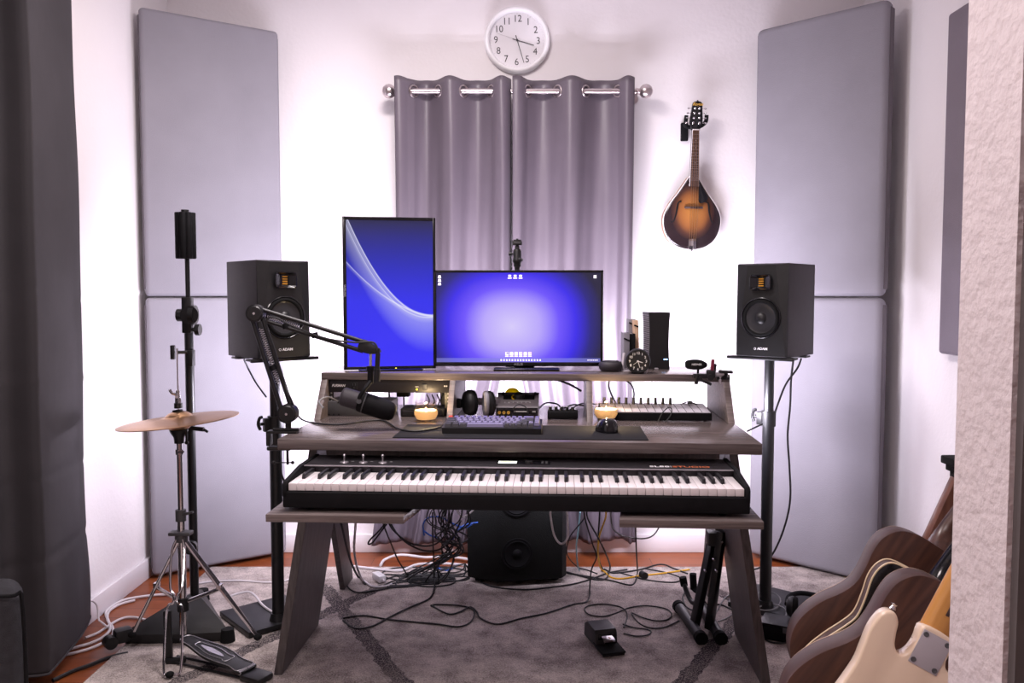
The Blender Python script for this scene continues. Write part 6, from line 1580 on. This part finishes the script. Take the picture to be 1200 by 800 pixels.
# hutch cables
cable([at(654, 445.5, 3.10), at(662, 448, 3.10), at(672, 452.5, 3.08), at(681, 458, 3.06)], 0.0040, CB, 'thick black cable hanging under the shelf left of the right divider')
cable([at(714, 445.5, 3.10), at(713.5, 453, 3.10), at(717, 463, 3.05), at(722, 473, 2.98)], 0.0030, CB, 'black cable dropping to the mixing console, left of two')
cable([at(733, 445.5, 3.10), at(740, 451, 3.10), at(743, 461, 3.05), at(741, 473, 2.98)], 0.0030, CB, 'black cable dropping to the mixing console, right of two')
cable([at(764, 445.5, 3.12), at(764, 458, 3.10), at(764, 472, 3.0)], 0.0013, M['cord_g'], 'thin grey wire hanging behind the mixing console')
cable([at(591, 445.5, 3.10), at(587, 455, 3.10), at(586, 470, 3.06)], 0.0012, M['cord_g'], 'thin wire hanging behind the audio controller')
cable([onz(771, 494, DZ+0.003), at(776, 484, 2.80), at(783, 477.5, 2.82), at(787, 479, 2.83), at(786, 486, 2.81), onz(780, 494, DZ+0.003)], 0.0018, CB, 'thin black wire looped in front of the mixing console')
cable([onz(632, 478, DZ+0.03), onz(640, 472, DZ+0.034), onz(652, 473, DZ+0.03), onz(660, 478, DZ+0.010), onz(672, 474, DZ+0.008), onz(690, 476, DZ+0.006)], 0.0030, CB, 'black cable between the audio controller and the mini mixer')
cable([onz(668, 480, DZ+0.028), onz(678, 474, DZ+0.025), onz(688, 472, DZ+0.012), onz(700, 474, DZ+0.006)], 0.0026, CB, 'black cable leaving the mini mixer to the right')
cable([at(797, 474, 2.98), at(805, 471, 2.98), at(812, 472, 2.98), at(820, 476, 2.96), onz(824, 480, DZ+0.004)], 0.0022, CB, 'black cable with inline plug on the right of the mixing console')
b = MB().cyl(at(806, 471.2, 2.98), at(811, 471.6, 2.98), 0.0055, seg=12).build('cable_connector', M['grey_d']); tag(b, 'small dark inline plug on the cable right of the mixing console', 'plug')
cable([onz(604, 483, DZ+0.034), onz(602, 478, DZ+0.05), onz(608, 474, DZ+0.06), onz(616, 477, DZ+0.05), onz(619, 484, DZ+0.03)], 0.0017, CB, 'thin black wire arched over the audio controller front')
cable([onz(379, 478, DZ+0.06), onz(374, 470, DZ+0.075), onz(384, 465, DZ+0.085), onz(396, 470, DZ+0.06)], 0.0030, M['cord_g'], 'grey patch cable behind the dark grey box in the rack')
cable([onz(396, 472, DZ+0.054), onz(402, 466, DZ+0.075), onz(412, 464, DZ+0.08), onz(420, 470, DZ+0.056)], 0.0028, CB, 'black patch cable looping over the dark grey box')
for k in range(3):
    cable([at(500+6*k, 462, 3.06), at(503+6*k, 470, 3.06), at(498+7*k, 478, 3.05), onz(503+6*k, 486, DZ+0.004)], 0.0026, CB, ('left of three black leads hanging at the right end of the rack', 'middle of three black leads hanging at the right end of the rack', 'right of three black leads hanging at the right end of the rack')[k])

# ------------------------------------------------------------------ lights
def area(name, loc, rot, sx, sy, e, col):
    l = bpy.data.lights.new(name, 'AREA'); l.shape = 'RECTANGLE'; l.size = sx; l.size_y = sy; l.energy = e; l.color = col
    o = bpy.data.objects.new(name, l); COL.objects.link(o); o.location = loc; o.rotation_euler = rot; return o
# ceiling lamp
area('ceiling_light', (-0.35, 2.60, 2.72), (0, 0, 0), 0.45, 0.45, 44, (1.0, 0.90, 0.91))
area('ceiling_light', (-0.55, 0.75, 2.72), (0, 0, 0), 0.7, 0.7, 35, (1.0, 0.88, 0.88))
# led strips along the rear of the desk and under the shelf, washing the wall behind
area('led_strip', (0.03, 3.26, 0.80), (R(90), 0, PI), 1.4, 0.03, 40, (0.90, 0.84, 1.0)).rotation_euler = (R(100), 0, 0)
area('led_strip', (0.03, 3.25, 0.94), (R(110), 0, 0), 1.4, 0.03, 26, (0.91, 0.855, 1.0))
# unseen lights added at both rear desk corners to brighten the side walls
for sx in (-1, 1):
    area('led_strip', (0.03+sx*0.735, 3.16-sx*0.04, 0.80), (R(96), 0, R(-sx*68)), 0.22, 0.03, 9, (0.90, 0.84, 1.0))
w = bpy.data.worlds.new('world'); scene.world = w; w.use_nodes = True
w.node_tree.nodes['Background'].inputs[0].default_value = (0.5, 0.46, 0.5, 1); w.node_tree.nodes['Background'].inputs[1].default_value = 0.10
scene.view_settings.view_transform = 'Standard'; scene.view_settings.look = 'None'
scene.view_settings.gamma = 1; scene.view_settings.use_curve_mapping = False
scene.view_settings.exposure = 0.0
scene.cycles.max_bounces = 8; scene.cycles.diffuse_bounces = 5; scene.cycles.transparent_max_bounces = 12
scene.cycles.caustics_reflective = False; scene.cycles.caustics_refractive = False
scene.cycles.sample_clamp_indirect = 6.0
